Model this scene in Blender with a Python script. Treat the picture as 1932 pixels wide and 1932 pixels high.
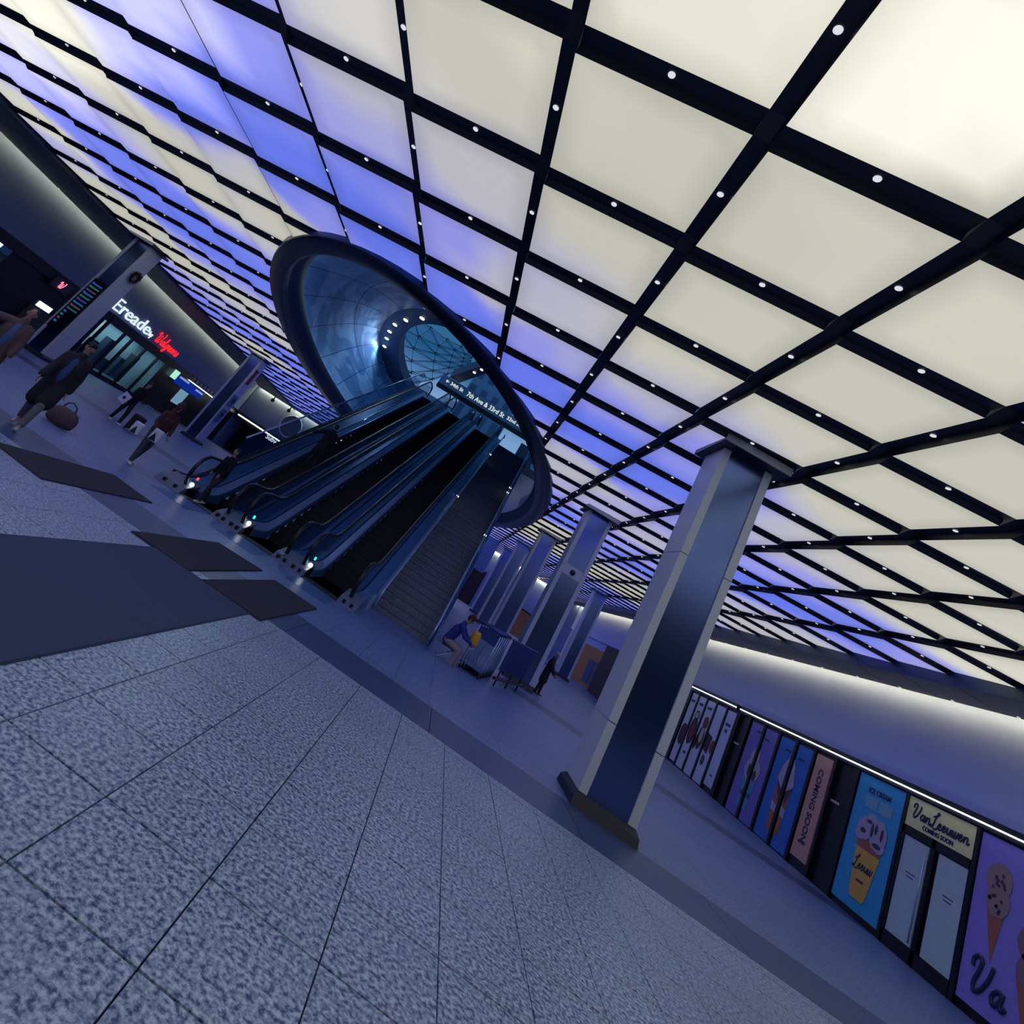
import bpy, bmesh, math, random
from mathutils import Vector, Matrix, Euler
random.seed(7)
S = 1.27                       # plan units -> metres
for o in list(bpy.data.objects): bpy.data.objects.remove(o)
scene = bpy.context.scene
C = scene.collection

# ---------------------------------------------------------------- camera
CAM_R = ((0.8560236, -0.0994311, 0.5072840), (0.5025959, 0.3896279, -0.7717431), (-0.1209168, 0.9155892, 0.3835043))
cam_d = bpy.data.cameras.new('camera'); cam = bpy.data.objects.new('camera', cam_d); C.objects.link(cam)
rx, ry, rz = (Vector(r) for r in CAM_R)
m = Matrix((rx, -ry, -rz)).transposed().to_4x4(); m.translation = Vector((0, 0, 1.5)) * S
cam.matrix_world = m
cam_d.sensor_fit = 'HORIZONTAL'; cam_d.sensor_width = 36.0
cam_d.lens = 1084.12 / 1932 * 36
cam_d.shift_y = -(966 - 619.39) / 1932
cam_d.clip_start = 0.05; cam_d.clip_end = 400
scene.camera = cam
# ---------------------------------------------------------------- view + world
vs = scene.view_settings
vs.view_transform = 'Standard'; vs.look = 'None'; vs.gamma = 1.0; vs.use_curve_mapping = False
vs.exposure = 0.0
scene.cycles.max_bounces = 7; scene.cycles.diffuse_bounces = 3; scene.cycles.glossy_bounces = 3; scene.cycles.transparent_max_bounces = 24
def lin(c):
    c = c / 255.0
    return c / 12.92 if c <= 0.04045 else ((c + 0.055) / 1.055) ** 2.4
def rgb(r, g, b): return (lin(r), lin(g), lin(b), 1)
W = bpy.data.worlds.new('dusk_sky'); scene.world = W; W.use_nodes = True
nt = W.node_tree; nt.nodes.clear()
tc = nt.nodes.new('ShaderNodeTexCoord'); sx = nt.nodes.new('ShaderNodeSeparateXYZ'); cr = nt.nodes.new('ShaderNodeValToRGB')
bg = nt.nodes.new('ShaderNodeBackground'); wo = nt.nodes.new('ShaderNodeOutputWorld')
nt.links.new(tc.outputs['Generated'], sx.inputs[0]); nt.links.new(sx.outputs['Z'], cr.inputs[0])
cr.color_ramp.elements[0].position = 0.0; cr.color_ramp.elements[0].color = rgb(135, 170, 212)
cr.color_ramp.elements[1].position = 1.0; cr.color_ramp.elements[1].color = rgb(40, 88, 130)
e_ = cr.color_ramp.elements.new(0.225); e_.color = rgb(120, 158, 204)
e_ = cr.color_ramp.elements.new(0.275); e_.color = rgb(48, 102, 146)
nt.links.new(cr.outputs[0], bg.inputs[0]); nt.links.new(bg.outputs[0], wo.inputs[0]); bg.inputs[1].default_value = 1.0

# ---------------------------------------------------------------- materials
MATS = {}
def mat(name, col, rough=0.6, metal=0.0, spec=0.5, emit=None, estr=0.0, noise=None, coat=0.0):
    """col sRGB tuple; noise=(scale, amount) gives a fine variation of the same colour"""
    if name in MATS: return MATS[name]
    M = bpy.data.materials.new(name); M.use_nodes = True
    t = M.node_tree; b = t.nodes['Principled BSDF']
    c = rgb(*col)
    b.inputs['Base Color'].default_value = c; b.inputs['Roughness'].default_value = rough
    b.inputs['Metallic'].default_value = metal; b.inputs['Specular IOR Level'].default_value = spec
    if coat: b.inputs['Coat Weight'].default_value = coat; b.inputs['Coat Roughness'].default_value = 0.08
    if emit: b.inputs['Emission Color'].default_value = rgb(*emit); b.inputs['Emission Strength'].default_value = estr
    sc, am = noise if noise else (6.0, 0.05)
    tcn = t.nodes.new('ShaderNodeTexCoord'); n = t.nodes.new('ShaderNodeTexNoise'); n.inputs['Scale'].default_value = sc; n.inputs['Detail'].default_value = 4
    r = t.nodes.new('ShaderNodeValToRGB')
    r.color_ramp.elements[0].position = 0.3; r.color_ramp.elements[1].position = 0.7
    r.color_ramp.elements[0].color = tuple(v * (1 - am) for v in c[:3]) + (1,)
    r.color_ramp.elements[1].color = tuple(min(1, v * (1 + am)) for v in c[:3]) + (1,)
    t.links.new(tcn.outputs['Object'], n.inputs['Vector']); t.links.new(n.outputs['Fac'], r.inputs[0]); t.links.new(r.outputs[0], b.inputs['Base Color'])
    MATS[name] = M; return M
def emat(name, col, s):
    if name in MATS: return MATS[name]
    M = bpy.data.materials.new(name); M.use_nodes = True; t = M.node_tree; t.nodes.clear()
    e = t.nodes.new('ShaderNodeEmission'); o = t.nodes.new('ShaderNodeOutputMaterial')
    e.inputs[0].default_value = rgb(*col); e.inputs[1].default_value = s; t.links.new(e.outputs[0], o.inputs[0])
    MATS[name] = M; return M
def glass(name, col, fac=0.8, rough=0.05):
    if name in MATS: return MATS[name]
    M = bpy.data.materials.new(name); M.use_nodes = True; t = M.node_tree; t.nodes.clear()
    a = t.nodes.new('ShaderNodeBsdfTransparent'); g = t.nodes.new('ShaderNodeBsdfGlossy'); mx = t.nodes.new('ShaderNodeMixShader')
    fr = t.nodes.new('ShaderNodeLayerWeight'); fr.inputs[0].default_value = 0.5; pw = t.nodes.new('ShaderNodeMath'); pw.operation = 'POWER'; pw.inputs[1].default_value = 4.0; t.links.new(fr.outputs['Facing'], pw.inputs[0])
    mm = t.nodes.new('ShaderNodeMath'); mm.operation = 'MULTIPLY_ADD'; mm.inputs[1].default_value = 0.6; mm.inputs[2].default_value = 1 - fac
    o = t.nodes.new('ShaderNodeOutputMaterial')
    a.inputs[0].default_value = rgb(*col); g.inputs[0].default_value = rgb(190, 205, 225); g.inputs['Roughness'].default_value = rough
    t.links.new(pw.outputs[0], mm.inputs[0]); t.links.new(mm.outputs[0], mx.inputs[0]); t.links.new(a.outputs[0], mx.inputs[1]); t.links.new(g.outputs[0], mx.inputs[2]); t.links.new(mx.outputs[0], o.inputs[0])
    MATS[name] = M; return M

def granite(name, c0, c1, scale, rough, joints=False, streak=0.0):
    M = bpy.data.materials.new(name); M.use_nodes = True; t = M.node_tree; b = t.nodes['Principled BSDF']
    g = t.nodes.new('ShaderNodeNewGeometry')
    n1 = t.nodes.new('ShaderNodeTexNoise'); n1.inputs['Scale'].default_value = scale; n1.inputs['Detail'].default_value = 3; n1.inputs['Roughness'].default_value = 0.62
    n2 = t.nodes.new('ShaderNodeTexNoise'); n2.inputs['Scale'].default_value = 0.5; n2.inputs['Detail'].default_value = 3
    t.links.new(g.outputs['Position'], n1.inputs['Vector']); t.links.new(g.outputs['Position'], n2.inputs['Vector'])
    r = t.nodes.new('ShaderNodeValToRGB'); r.color_ramp.elements[0].position = 0.36; r.color_ramp.elements[1].position = 0.64
    r.color_ramp.elements[0].color = rgb(*c0); r.color_ramp.elements[1].color = rgb(*c1)
    t.links.new(n1.outputs['Fac'], r.inputs[0])
    mx = t.nodes.new('ShaderNodeMix'); mx.data_type = 'RGBA'; mx.blend_type = 'MULTIPLY'; mx.inputs['Factor'].default_value = 1.0
    r2 = t.nodes.new('ShaderNodeValToRGB'); r2.color_ramp.elements[0].position = 0.3; r2.color_ramp.elements[1].position = 0.7
    r2.color_ramp.elements[0].color = (0.82, 0.83, 0.86, 1); r2.color_ramp.elements[1].color = (1, 1, 1, 1)
    t.links.new(n2.outputs['Fac'], r2.inputs[0]); t.links.new(r.outputs[0], mx.inputs['A']); t.links.new(r2.outputs[0], mx.inputs['B'])
    out = mx.outputs['Result']
    if joints:
        br = t.nodes.new('ShaderNodeTexBrick'); br.offset = 0.0; br.inputs['Scale'].default_value = 1.0
        br.inputs['Brick Width'].default_value = 0.5665 * S; br.inputs['Row Height'].default_value = 0.61 * S; br.inputs['Mortar Size'].default_value = 0.006
        br.inputs['Color1'].default_value = (1, 1, 1, 1); br.inputs['Color2'].default_value = (1, 1, 1, 1); br.inputs['Mortar'].default_value = (0.45, 0.48, 0.52, 1)
        mp = t.nodes.new('ShaderNodeMapping'); mp.inputs['Location'].default_value = (0.21 * S + 0.283 * S, -2.02 * S, 0)
        t.links.new(g.outputs['Position'], mp.inputs[0]); t.links.new(mp.outputs[0], br.inputs['Vector'])
        m2 = t.nodes.new('ShaderNodeMix'); m2.data_type = 'RGBA'; m2.blend_type = 'MULTIPLY'; m2.inputs['Factor'].default_value = 1.0
        t.links.new(out, m2.inputs['A']); t.links.new(br.outputs[0], m2.inputs['B']); out = m2.outputs['Result']
    t.links.new(out, b.inputs['Base Color']); b.inputs['Roughness'].default_value = rough
    bp = t.nodes.new('ShaderNodeBump'); bp.inputs['Strength'].default_value = 0.12; bp.inputs['Distance'].default_value = 0.004
    t.links.new(n1.outputs['Fac'], bp.inputs['Height']); t.links.new(bp.outputs[0], b.inputs['Normal'])
    MATS[name] = M; return M

M_floor = granite('speckled_granite', (46, 70, 120), (172, 190, 220), 29.0, 0.40)
M_floor2 = granite('speckled_granite_paving', (62, 86, 138), (118, 142, 190), 22.0, 0.42, joints=True)
M_band = granite('dark_granite_band', (40, 58, 100), (62, 82, 128), 30.0, 0.4)
M_joint = mat('tile_joint', (30, 40, 62), 0.9)
M_matl = mat('ribbed_floor_mat', (34, 52, 88), 0.85, noise=(60, 0.15))
M_matd = mat('charcoal_floor_mat', (20, 26, 46), 0.9, noise=(80, 0.2))
M_beam = mat('navy_black_metal', (16, 24, 44), 0.38, 0.0, 0.5)
M_soff = mat('charcoal_soffit', (84, 90, 104), 0.55)
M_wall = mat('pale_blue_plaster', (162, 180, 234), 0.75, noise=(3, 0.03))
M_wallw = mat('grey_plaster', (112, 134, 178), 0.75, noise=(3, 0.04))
M_dark = mat('dark_wall', (20, 26, 42), 0.7)
M_black = mat('black_frame', (10, 14, 28), 0.35)
M_white = mat('white_column_panel', (182, 192, 214), 0.4, 0.0, 0.4, noise=(20, 0.02))
M_navy = mat('navy_mirror_steel', (92, 112, 170), 0.22, 1.0, noise=(2, 0.03))
M_base = mat('dark_stone_base', (20, 30, 52), 0.5)
M_steel = mat('brushed_steel', (160, 190, 224), 0.3, 0.45)
M_steeld = mat('blue_steel_cladding', (82, 124, 178), 0.32, 0.35)
M_rub = mat('black_rubber', (10, 12, 26), 0.45)
M_step = mat('escalator_black', (6, 8, 20), 0.6)
M_comb = mat('comb_plinth', (104, 114, 140), 0.5, 0.3)
M_stair = granite('stair_granite', (88, 94, 112), (128, 134, 150), 26.0, 0.6)
M_rim = mat('navy_rim', (20, 30, 56), 0.3, 0.2)
M_rim2 = mat('slate_rim_lining', (40, 60, 96), 0.5)
M_spot = emat('downlight_glow', (255, 250, 238), 6.0)
M_cove = emat('cove_glow', (255, 232, 172), 26.0)
M_tube = emat('tube_glow', (245, 250, 255), 5.0)
M_glass = glass('balustrade_glass', (228, 238, 246), 0.93, 0.05)
M_glassd = glass('canopy_glass', (225, 238, 246), 0.95, 0.1)

# LED panel glow: the colour of each luminous panel comes from its own attribute
M_panel = bpy.data.materials.new('luminous_panel'); M_panel.use_nodes = True
t = M_panel.node_tree; t.nodes.clear()
at = t.nodes.new('ShaderNodeAttribute'); at.attribute_name = 'glow'
em = t.nodes.new('ShaderNodeEmission'); ou = t.nodes.new('ShaderNodeOutputMaterial')
t.links.new(at.outputs['Color'], em.inputs[0]); em.inputs[1].default_value = 1.0; t.links.new(em.outputs[0], ou.inputs[0])

# ---------------------------------------------------------------- object helpers
ORG = {}
def linkobj(o, parent=None, origin=None):
    C.objects.link(o)
    if parent is not None:
        o.parent = parent; po = ORG[parent.name]
        if origin is None: origin = po
        o.location = (Vector(origin) - Vector(po)) * S
    else:
        if origin is None: origin = (0, 0, 0)
        o.location = Vector(origin) * S
    ORG[o.name] = tuple(origin); return o
def tag(o, label=None, cat=None, group=None, kind=None):
    if label: o['label'] = label
    if cat: o['category'] = cat
    if group: o['group'] = group
    if kind: o['kind'] = kind
    return o
def thing(name, loc, label, cat, group=None):
    o = bpy.data.objects.new(name, None); o.empty_display_size = 0.2
    linkobj(o, None, loc); return tag(o, label, cat, group)
class MB:
    def __init__(s): s.v = []; s.f = []
    def add(s, vs, fs):
        n = len(s.v); s.v += [tuple(p) for p in vs]; s.f += [tuple(i + n for i in f) for f in fs]; return s
    def box(s, a, b):
        x0, y0, z0 = a; x1, y1, z1 = b
        return s.add([(x0,y0,z0),(x1,y0,z0),(x1,y1,z0),(x0,y1,z0),(x0,y0,z1),(x1,y0,z1),(x1,y1,z1),(x0,y1,z1)],
                     [(0,3,2,1),(4,5,6,7),(0,1,5,4),(1,2,6,5),(2,3,7,6),(3,0,4,7)])
    def bevbox(s, a, b, r):
        """box with chamfered vertical and horizontal edges"""
        x0, y0, z0 = a; x1, y1, z1 = b
        def ring(z, i): return [(x0+r+i,y0+i,z),(x1-r-i,y0+i,z),(x1-i,y0+r+i,z),(x1-i,y1-r-i,z),(x1-r-i,y1-i,z),(x0+r+i,y1-i,z),(x0+i,y1-r-i,z),(x0+i,y0+r+i,z)]
        R = [ring(z0, r), ring(z0 + r, 0), ring(z1 - r, 0), ring(z1, r)]
        return s.loft(R, True, True)
    def loft(s, rings, cap0=False, cap1=False, closed=True):
        n = len(s.v); k = len(rings[0])
        for r in rings: s.v += [tuple(p) for p in r]
        for i in range(len(rings) - 1):
            for j in range(k if closed else k - 1):
                a = n + i*k + j; b = n + i*k + (j+1) % k
                s.f.append((a, b, b + k, a + k))
        if cap0: s.f.append(tuple(n + j for j in range(k))[::-1])
        if cap1: s.f.append(tuple(n + (len(rings)-1)*k + j for j in range(k)))
        return s
    def tube(s, path, r, n=8, cap=True, flat=1.0):
        path = [Vector(p) for p in path]; rings = []; up = Vector((0, 0, 1)); prev = None
        for i, p in enumerate(path):
            d = (path[min(i+1, len(path)-1)] - path[max(i-1, 0)])
            if d.length < 1e-9: d = Vector((0, 1, 0))
            d.normalize()
            if prev is None:
                a = d.cross(up)
                if a.length < 1e-3: a = d.cross(Vector((1, 0, 0)))
            else:
                a = prev - d * prev.dot(d)
                if a.length < 1e-3: a = d.cross(up)
            a.normalize(); b = d.cross(a); prev = a
            rr = r[i] if isinstance(r, (list, tuple)) else r
            rings.append([p + a * (rr * math.cos(q)) + b * (rr * flat * math.sin(q)) for q in (2*math.pi*k/n for k in range(n))])
        return s.loft(rings, cap, cap)
    def cyl(s, a, b, r, n=12): return s.tube([a, b], r, n)
    def poly(s, pts, off):
        """extrude polygon pts by vector off"""
        k = len(pts); off = Vector(off); n = len(s.v)
        s.v += [tuple(p) for p in pts] + [tuple(Vector(p) + off) for p in pts]
        s.f.append(tuple(range(n, n + k))[::-1]); s.f.append(tuple(range(n + k, n + 2*k)))
        for j in range(k): s.f.append((n + j, n + (j+1) % k, n + k + (j+1) % k, n + k + j))
        return s
    def sphere(s, c, r, nu=12, nv=8, sc=(1, 1, 1)):
        rings = []
        for i in range(1, nv):
            a = math.pi * i / nv - math.pi / 2
            rings.append([(c[0] + r*sc[0]*math.cos(a)*math.cos(q), c[1] + r*sc[1]*math.cos(a)*math.sin(q), c[2] + r*sc[2]*math.sin(a)) for q in (2*math.pi*k/nu for k in range(nu))])
        return s.loft(rings, True, True)
    def build(s, name, m, parent=None, origin=None, smooth=False, kind=None):
        if origin is None: origin = ORG[parent.name] if parent is not None else (0, 0, 0)
        ox, oy, oz = origin
        me = bpy.data.meshes.new(name)
        me.from_pydata([((x-ox)*S, (y-oy)*S, (z-oz)*S) for x, y, z in s.v], [], s.f)
        bm = bmesh.new(); bm.from_mesh(me); bmesh.ops.recalc_face_normals(bm, faces=bm.faces); bm.to_mesh(me); bm.free()
        if smooth:
            me.shade_smooth()
        me.materials.append(m)
        o = bpy.data.objects.new(name, me); linkobj(o, parent, origin)
        if kind: o['kind'] = kind
        return o
def struct(o): o['kind'] = 'structure'; return o
def copy_part(src, parent, off):
    """copy of a part, moved by off (plan units), same mesh data"""
    o = src.copy(); C.objects.link(o); o.parent = parent
    org = tuple(a + b for a, b in zip(ORG[src.name], off)); ORG[o.name] = org
    o.location = (Vector(org) - Vector(ORG[parent.name])) * S; return o

# frames: right r, up u, n = towards the viewer
class Frame:
    def __init__(s, o, r, u): s.o = Vector(o); s.r = Vector(r); s.u = Vector(u); s.n = s.r.cross(s.u)
    def p(s, a, b, c=0.0): return s.o + s.r * a + s.u * b + s.n * c
    def box(s, mb, a0, b0, c0, a1, b1, c1):
        P = [s.p(a, b, c) for c in (c0, c1) for a, b in ((a0,b0),(a1,b0),(a1,b1),(a0,b1))]
        return mb.add(P, [(0,3,2,1),(4,5,6,7),(0,1,5,4),(1,2,6,5),(2,3,7,6),(3,0,4,7)])
    def poly(s, mb, pts, c0, c1): return mb.poly([s.p(a, b, c0) for a, b in pts], s.n * (c1 - c0))
def text_part(fr, string, a, b, size, m, parent, name='lettering', c=0.01, ext=0.006, align='LEFT', shear=0.0, weight=0.0, width=None):
    cu = bpy.data.curves.new('txt', 'FONT'); cu.body = string; cu.size = size * S; cu.extrude = ext * S; cu.align_x = align; cu.shear = shear; cu.offset = weight * S
    cu.resolution_u = 3
    tmp = bpy.data.objects.new('txt', cu); C.objects.link(tmp)
    dg = bpy.context.evaluated_depsgraph_get(); me = bpy.data.meshes.new_from_object(tmp.evaluated_get(dg))
    bpy.data.objects.remove(tmp); bpy.data.curves.remove(cu)
    me.name = name; me.materials.clear(); me.materials.append(m)
    if width:
        xs_ = [v.co.x for v in me.vertices]; k_ = width * S / (max(xs_) - min(xs_)); me.transform(Matrix.Diagonal((k_, 1, 1, 1)))
    R = Matrix((fr.r, fr.u, fr.n)).transposed().to_4x4(); me.transform(R)
    o = bpy.data.objects.new(name, me); linkobj(o, parent, tuple(fr.p(a, b, c))); return o
def catmull(pts, n=5):
    out = []; P = [pts[0]] + list(pts) + [pts[-1]]
    for i in range(1, len(P) - 2):
        p0, p1, p2, p3 = (Vector(q) for q in P[i-1:i+3])
        for k in range(n):
            t_ = k / n
            out.append(0.5 * ((2*p1) + (p2 - p0)*t_ + (2*p0 - 5*p1 + 4*p2 - p3)*t_*t_ + (3*p1 - p0 - 3*p2 + p3)*t_**3))
    out.append(Vector(pts[-1])); return out
SCRIPT = {  # hand-drawn script strokes, x-height 1
 'V': (1.9, [[(-0.1,1.5),(-0.15,2.0),(0.25,2.35),(0.6,2.1),(0.5,1.3),(0.3,0.5),(0.5,0.0),(1.0,0.3),(1.45,1.2),(1.6,2.2)]]),
 'a': (1.25, [[(0.9,0.95),(0.5,1.0),(0.1,0.5),(0.35,0.0),(0.75,0.35),(0.95,1.0),(0.9,0.25),(1.1,0.0),(1.35,0.3)]]),
 'n': (1.35, [[(0.0,0.3),(0.2,1.0),(0.22,0.0),(0.3,0.6),(0.7,1.0),(0.9,0.7),(0.9,0.1),(1.1,0.0),(1.4,0.3)]]),
 'L': (1.5, [[(0.1,1.6),(0.7,1.9),(1.2,2.3),(0.95,2.5),(0.65,1.6),(0.45,0.4),(0.0,-0.1),(-0.2,0.15),(0.2,0.25),(0.8,-0.25),(1.5,0.0)]]),
 'e': (0.95, [[(-0.1,0.2),(0.45,0.5),(0.6,0.85),(0.35,1.0),(0.1,0.5),(0.35,0.0),(0.95,0.3)]]),
 'u': (1.2, [[(0.0,0.4),(0.2,1.0),(0.2,0.2),(0.45,0.0),(0.8,0.5),(0.9,1.0),(0.88,0.2),(1.05,0.0),(1.25,0.3)]]),
 'w': (1.5, [[(0.0,0.4),(0.15,1.0),(0.2,0.1),(0.5,0.1),(0.7,1.0),(0.75,0.1),(1.05,0.05),(1.3,1.0),(1.25,0.9),(1.55,0.85)]]),
 'W': (2.3, [[(-0.2,1.6),(0.1,2.2),(0.4,1.9),(0.3,0.4),(0.6,0.0),(1.0,0.8),(1.1,1.8),(1.05,0.4),(1.35,0.0),(1.9,0.9),(2.1,2.2),(1.8,2.3)]]),
 'l': (0.75, [[(0.0,0.3),(0.45,1.5),(0.4,2.1),(0.2,1.6),(0.25,0.2),(0.45,0.0),(0.75,0.3)]]),
 'g': (1.15, [[(0.85,0.95),(0.45,1.0),(0.1,0.5),(0.35,0.0),(0.75,0.4),(0.9,1.0),(0.85,-0.3),(0.5,-0.9),(0.2,-0.6),(0.6,-0.1),(1.2,0.3)]]),
 'r': (0.85, [[(0.0,0.3),(0.2,1.05),(0.35,0.85),(0.6,0.9),(0.55,0.2),(0.7,0.0),(0.9,0.3)]]),
 's': (0.85, [[(0.0,0.3),(0.4,1.05),(0.6,0.4),(0.4,0.0),(0.1,0.1)]])}
def script_word(fr, word, a, b, h, m, parent, w, name='lettering', c=0.012, slant=0.15, gap={}):
    mb = MB(); x = 0.0
    for i, ch in enumerate(word):
        adv, strokes = SCRIPT[ch]
        for st in strokes:
            P = catmull(st, 5)
            mb.tube([fr.p(a + (x + q.x + q.y*slant) * h, b + q.y * h, c) for q in P], w, 6)
        x += adv + gap.get(i, 0)
    o = mb.build(name, m, parent, smooth=True); return o, x * h

exec_parts = []
# ================================================================ FLOOR
XL, XR, YB, YF = -21.3, 12.6, -8.0, 62.0
floor = MB().box((XL - 2, YB, -0.3), (XR + 1, YF, -0.03)).build('floor', M_joint); struct(floor)
MB().box((XL, 9.05, -0.03), (XR, 16.8, 0)).build('paving', M_floor2, floor)
MB().box((XL, 18.1, -0.03), (XR, YF, 0)).build('paving', M_floor2, floor)
for y0, y1 in ((7.75, 9.05), (16.8, 18.1)):
    for k in range(17):
        x0 = XL + k * 2.0
        MB().box((x0 + 0.004, y0 + 0.004, -0.03), (min(x0 + 2.0, XR) - 0.004, y1 - 0.004, 0)).build('border_slab', M_band, floor)
def project(x, y, z):
    d = Vector((x, y, z - 1.5)); c = [Vector(r).dot(d) for r in CAM_R]
    if c[2] <= 0.05: return None
    return 966 + 1084.12 * c[0] / c[2], 619.39 + 1084.12 * c[1] / c[2]
TX, TY = 0.5665, 0.61
xs0, ys0 = -0.22 - TX * 40, 3.85 - TY * 20
tile_mesh = None; rest = MB(); n_t = 0
tile0 = None
for j in range(0, 27):
    y0 = ys0 + j * TY; y1 = min(y0 + TY, 7.75)
    if y0 > 7.7 or y1 < YB: continue
    for i in range(0, 64):
        x0 = xs0 + i * TX
        if x0 < XL or x0 + TX > XR: continue
        q = [project(x0 + a, y0 + b, 0) for a in (0, TX) for b in (0, TY)]
        vis = any(p and -20 < p[0] < 1952 and -20 < p[1] < 1952 for p in q)
        g = 0.0035; gy = 0.007
        if vis and n_t < 300 and y1 - y0 > TY - 1e-4:
            if tile0 is None:
                tile0 = MB().bevbox((x0 + g, y0 + gy, -0.03), (x0 + TX - g, y0 + TY - gy, 0), 0.002).build('floor_tile', M_floor, floor, origin=(x0, y0, 0)); o0 = (x0, y0)
            else: copy_part(tile0, floor, (x0 - o0[0], y0 - o0[1], 0))
            n_t += 1
        else: rest.box((x0 + g, max(y0, YB) + gy, -0.03), (x0 + TX - g, y1 - gy, 0))
rest.build('paving_rest', M_floor, floor, kind='stuff')
# floor mats
def floor_mat(pts, m, label, h=0.012, grp=None):
    cx = sum(p[0] for p in pts) / len(pts); cy = sum(p[1] for p in pts) / len(pts)
    t_ = thing('floor_mat', (cx, cy, 0), label, 'floor mat', grp)
    ins = [(cx + (x - cx) * 0.985, cy + (y - cy) * 0.985) for x, y in pts]
    MB().poly([(x, y, 0.001) for x, y in ins], (0, 0, h)).build('pile', m, t_)
    k = len(pts); e = MB()
    for a in range(k):
        b = (a + 1) % k
        e.add([(*pts[a], 0.001), (*pts[b], 0.001), (*ins[b], h + 0.003), (*ins[a], h + 0.003)], [(0, 1, 2, 3)])
    e.build('edge_strip', m, t_)
floor_mat([(-3.05, -1.0), (-1.69, -1.0), (-1.69, 7.5), (-3.05, 7.5)], M_matl, 'long slate blue runner mat on the speckled floor')
floor_mat([(-5.25, 7.1), (-4.4, 7.0), (-4.45, 9.7), (-5.3, 9.8)], M_matd, 'dark charcoal mat farthest from the column, near the walkers')
floor_mat([(-3.38, 7.4), (-2.56, 7.4), (-2.57, 10.3), (-3.37, 10.1)], M_matd, 'dark charcoal mat in front of the middle escalator', 0.018)
floor_mat([(-2.37, 7.4), (-1.55, 7.45), (-1.49, 10.25), (-2.3, 10.2)], M_matd, 'dark charcoal mat in front of the escalator beside the stairs', 0.018)

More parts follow.
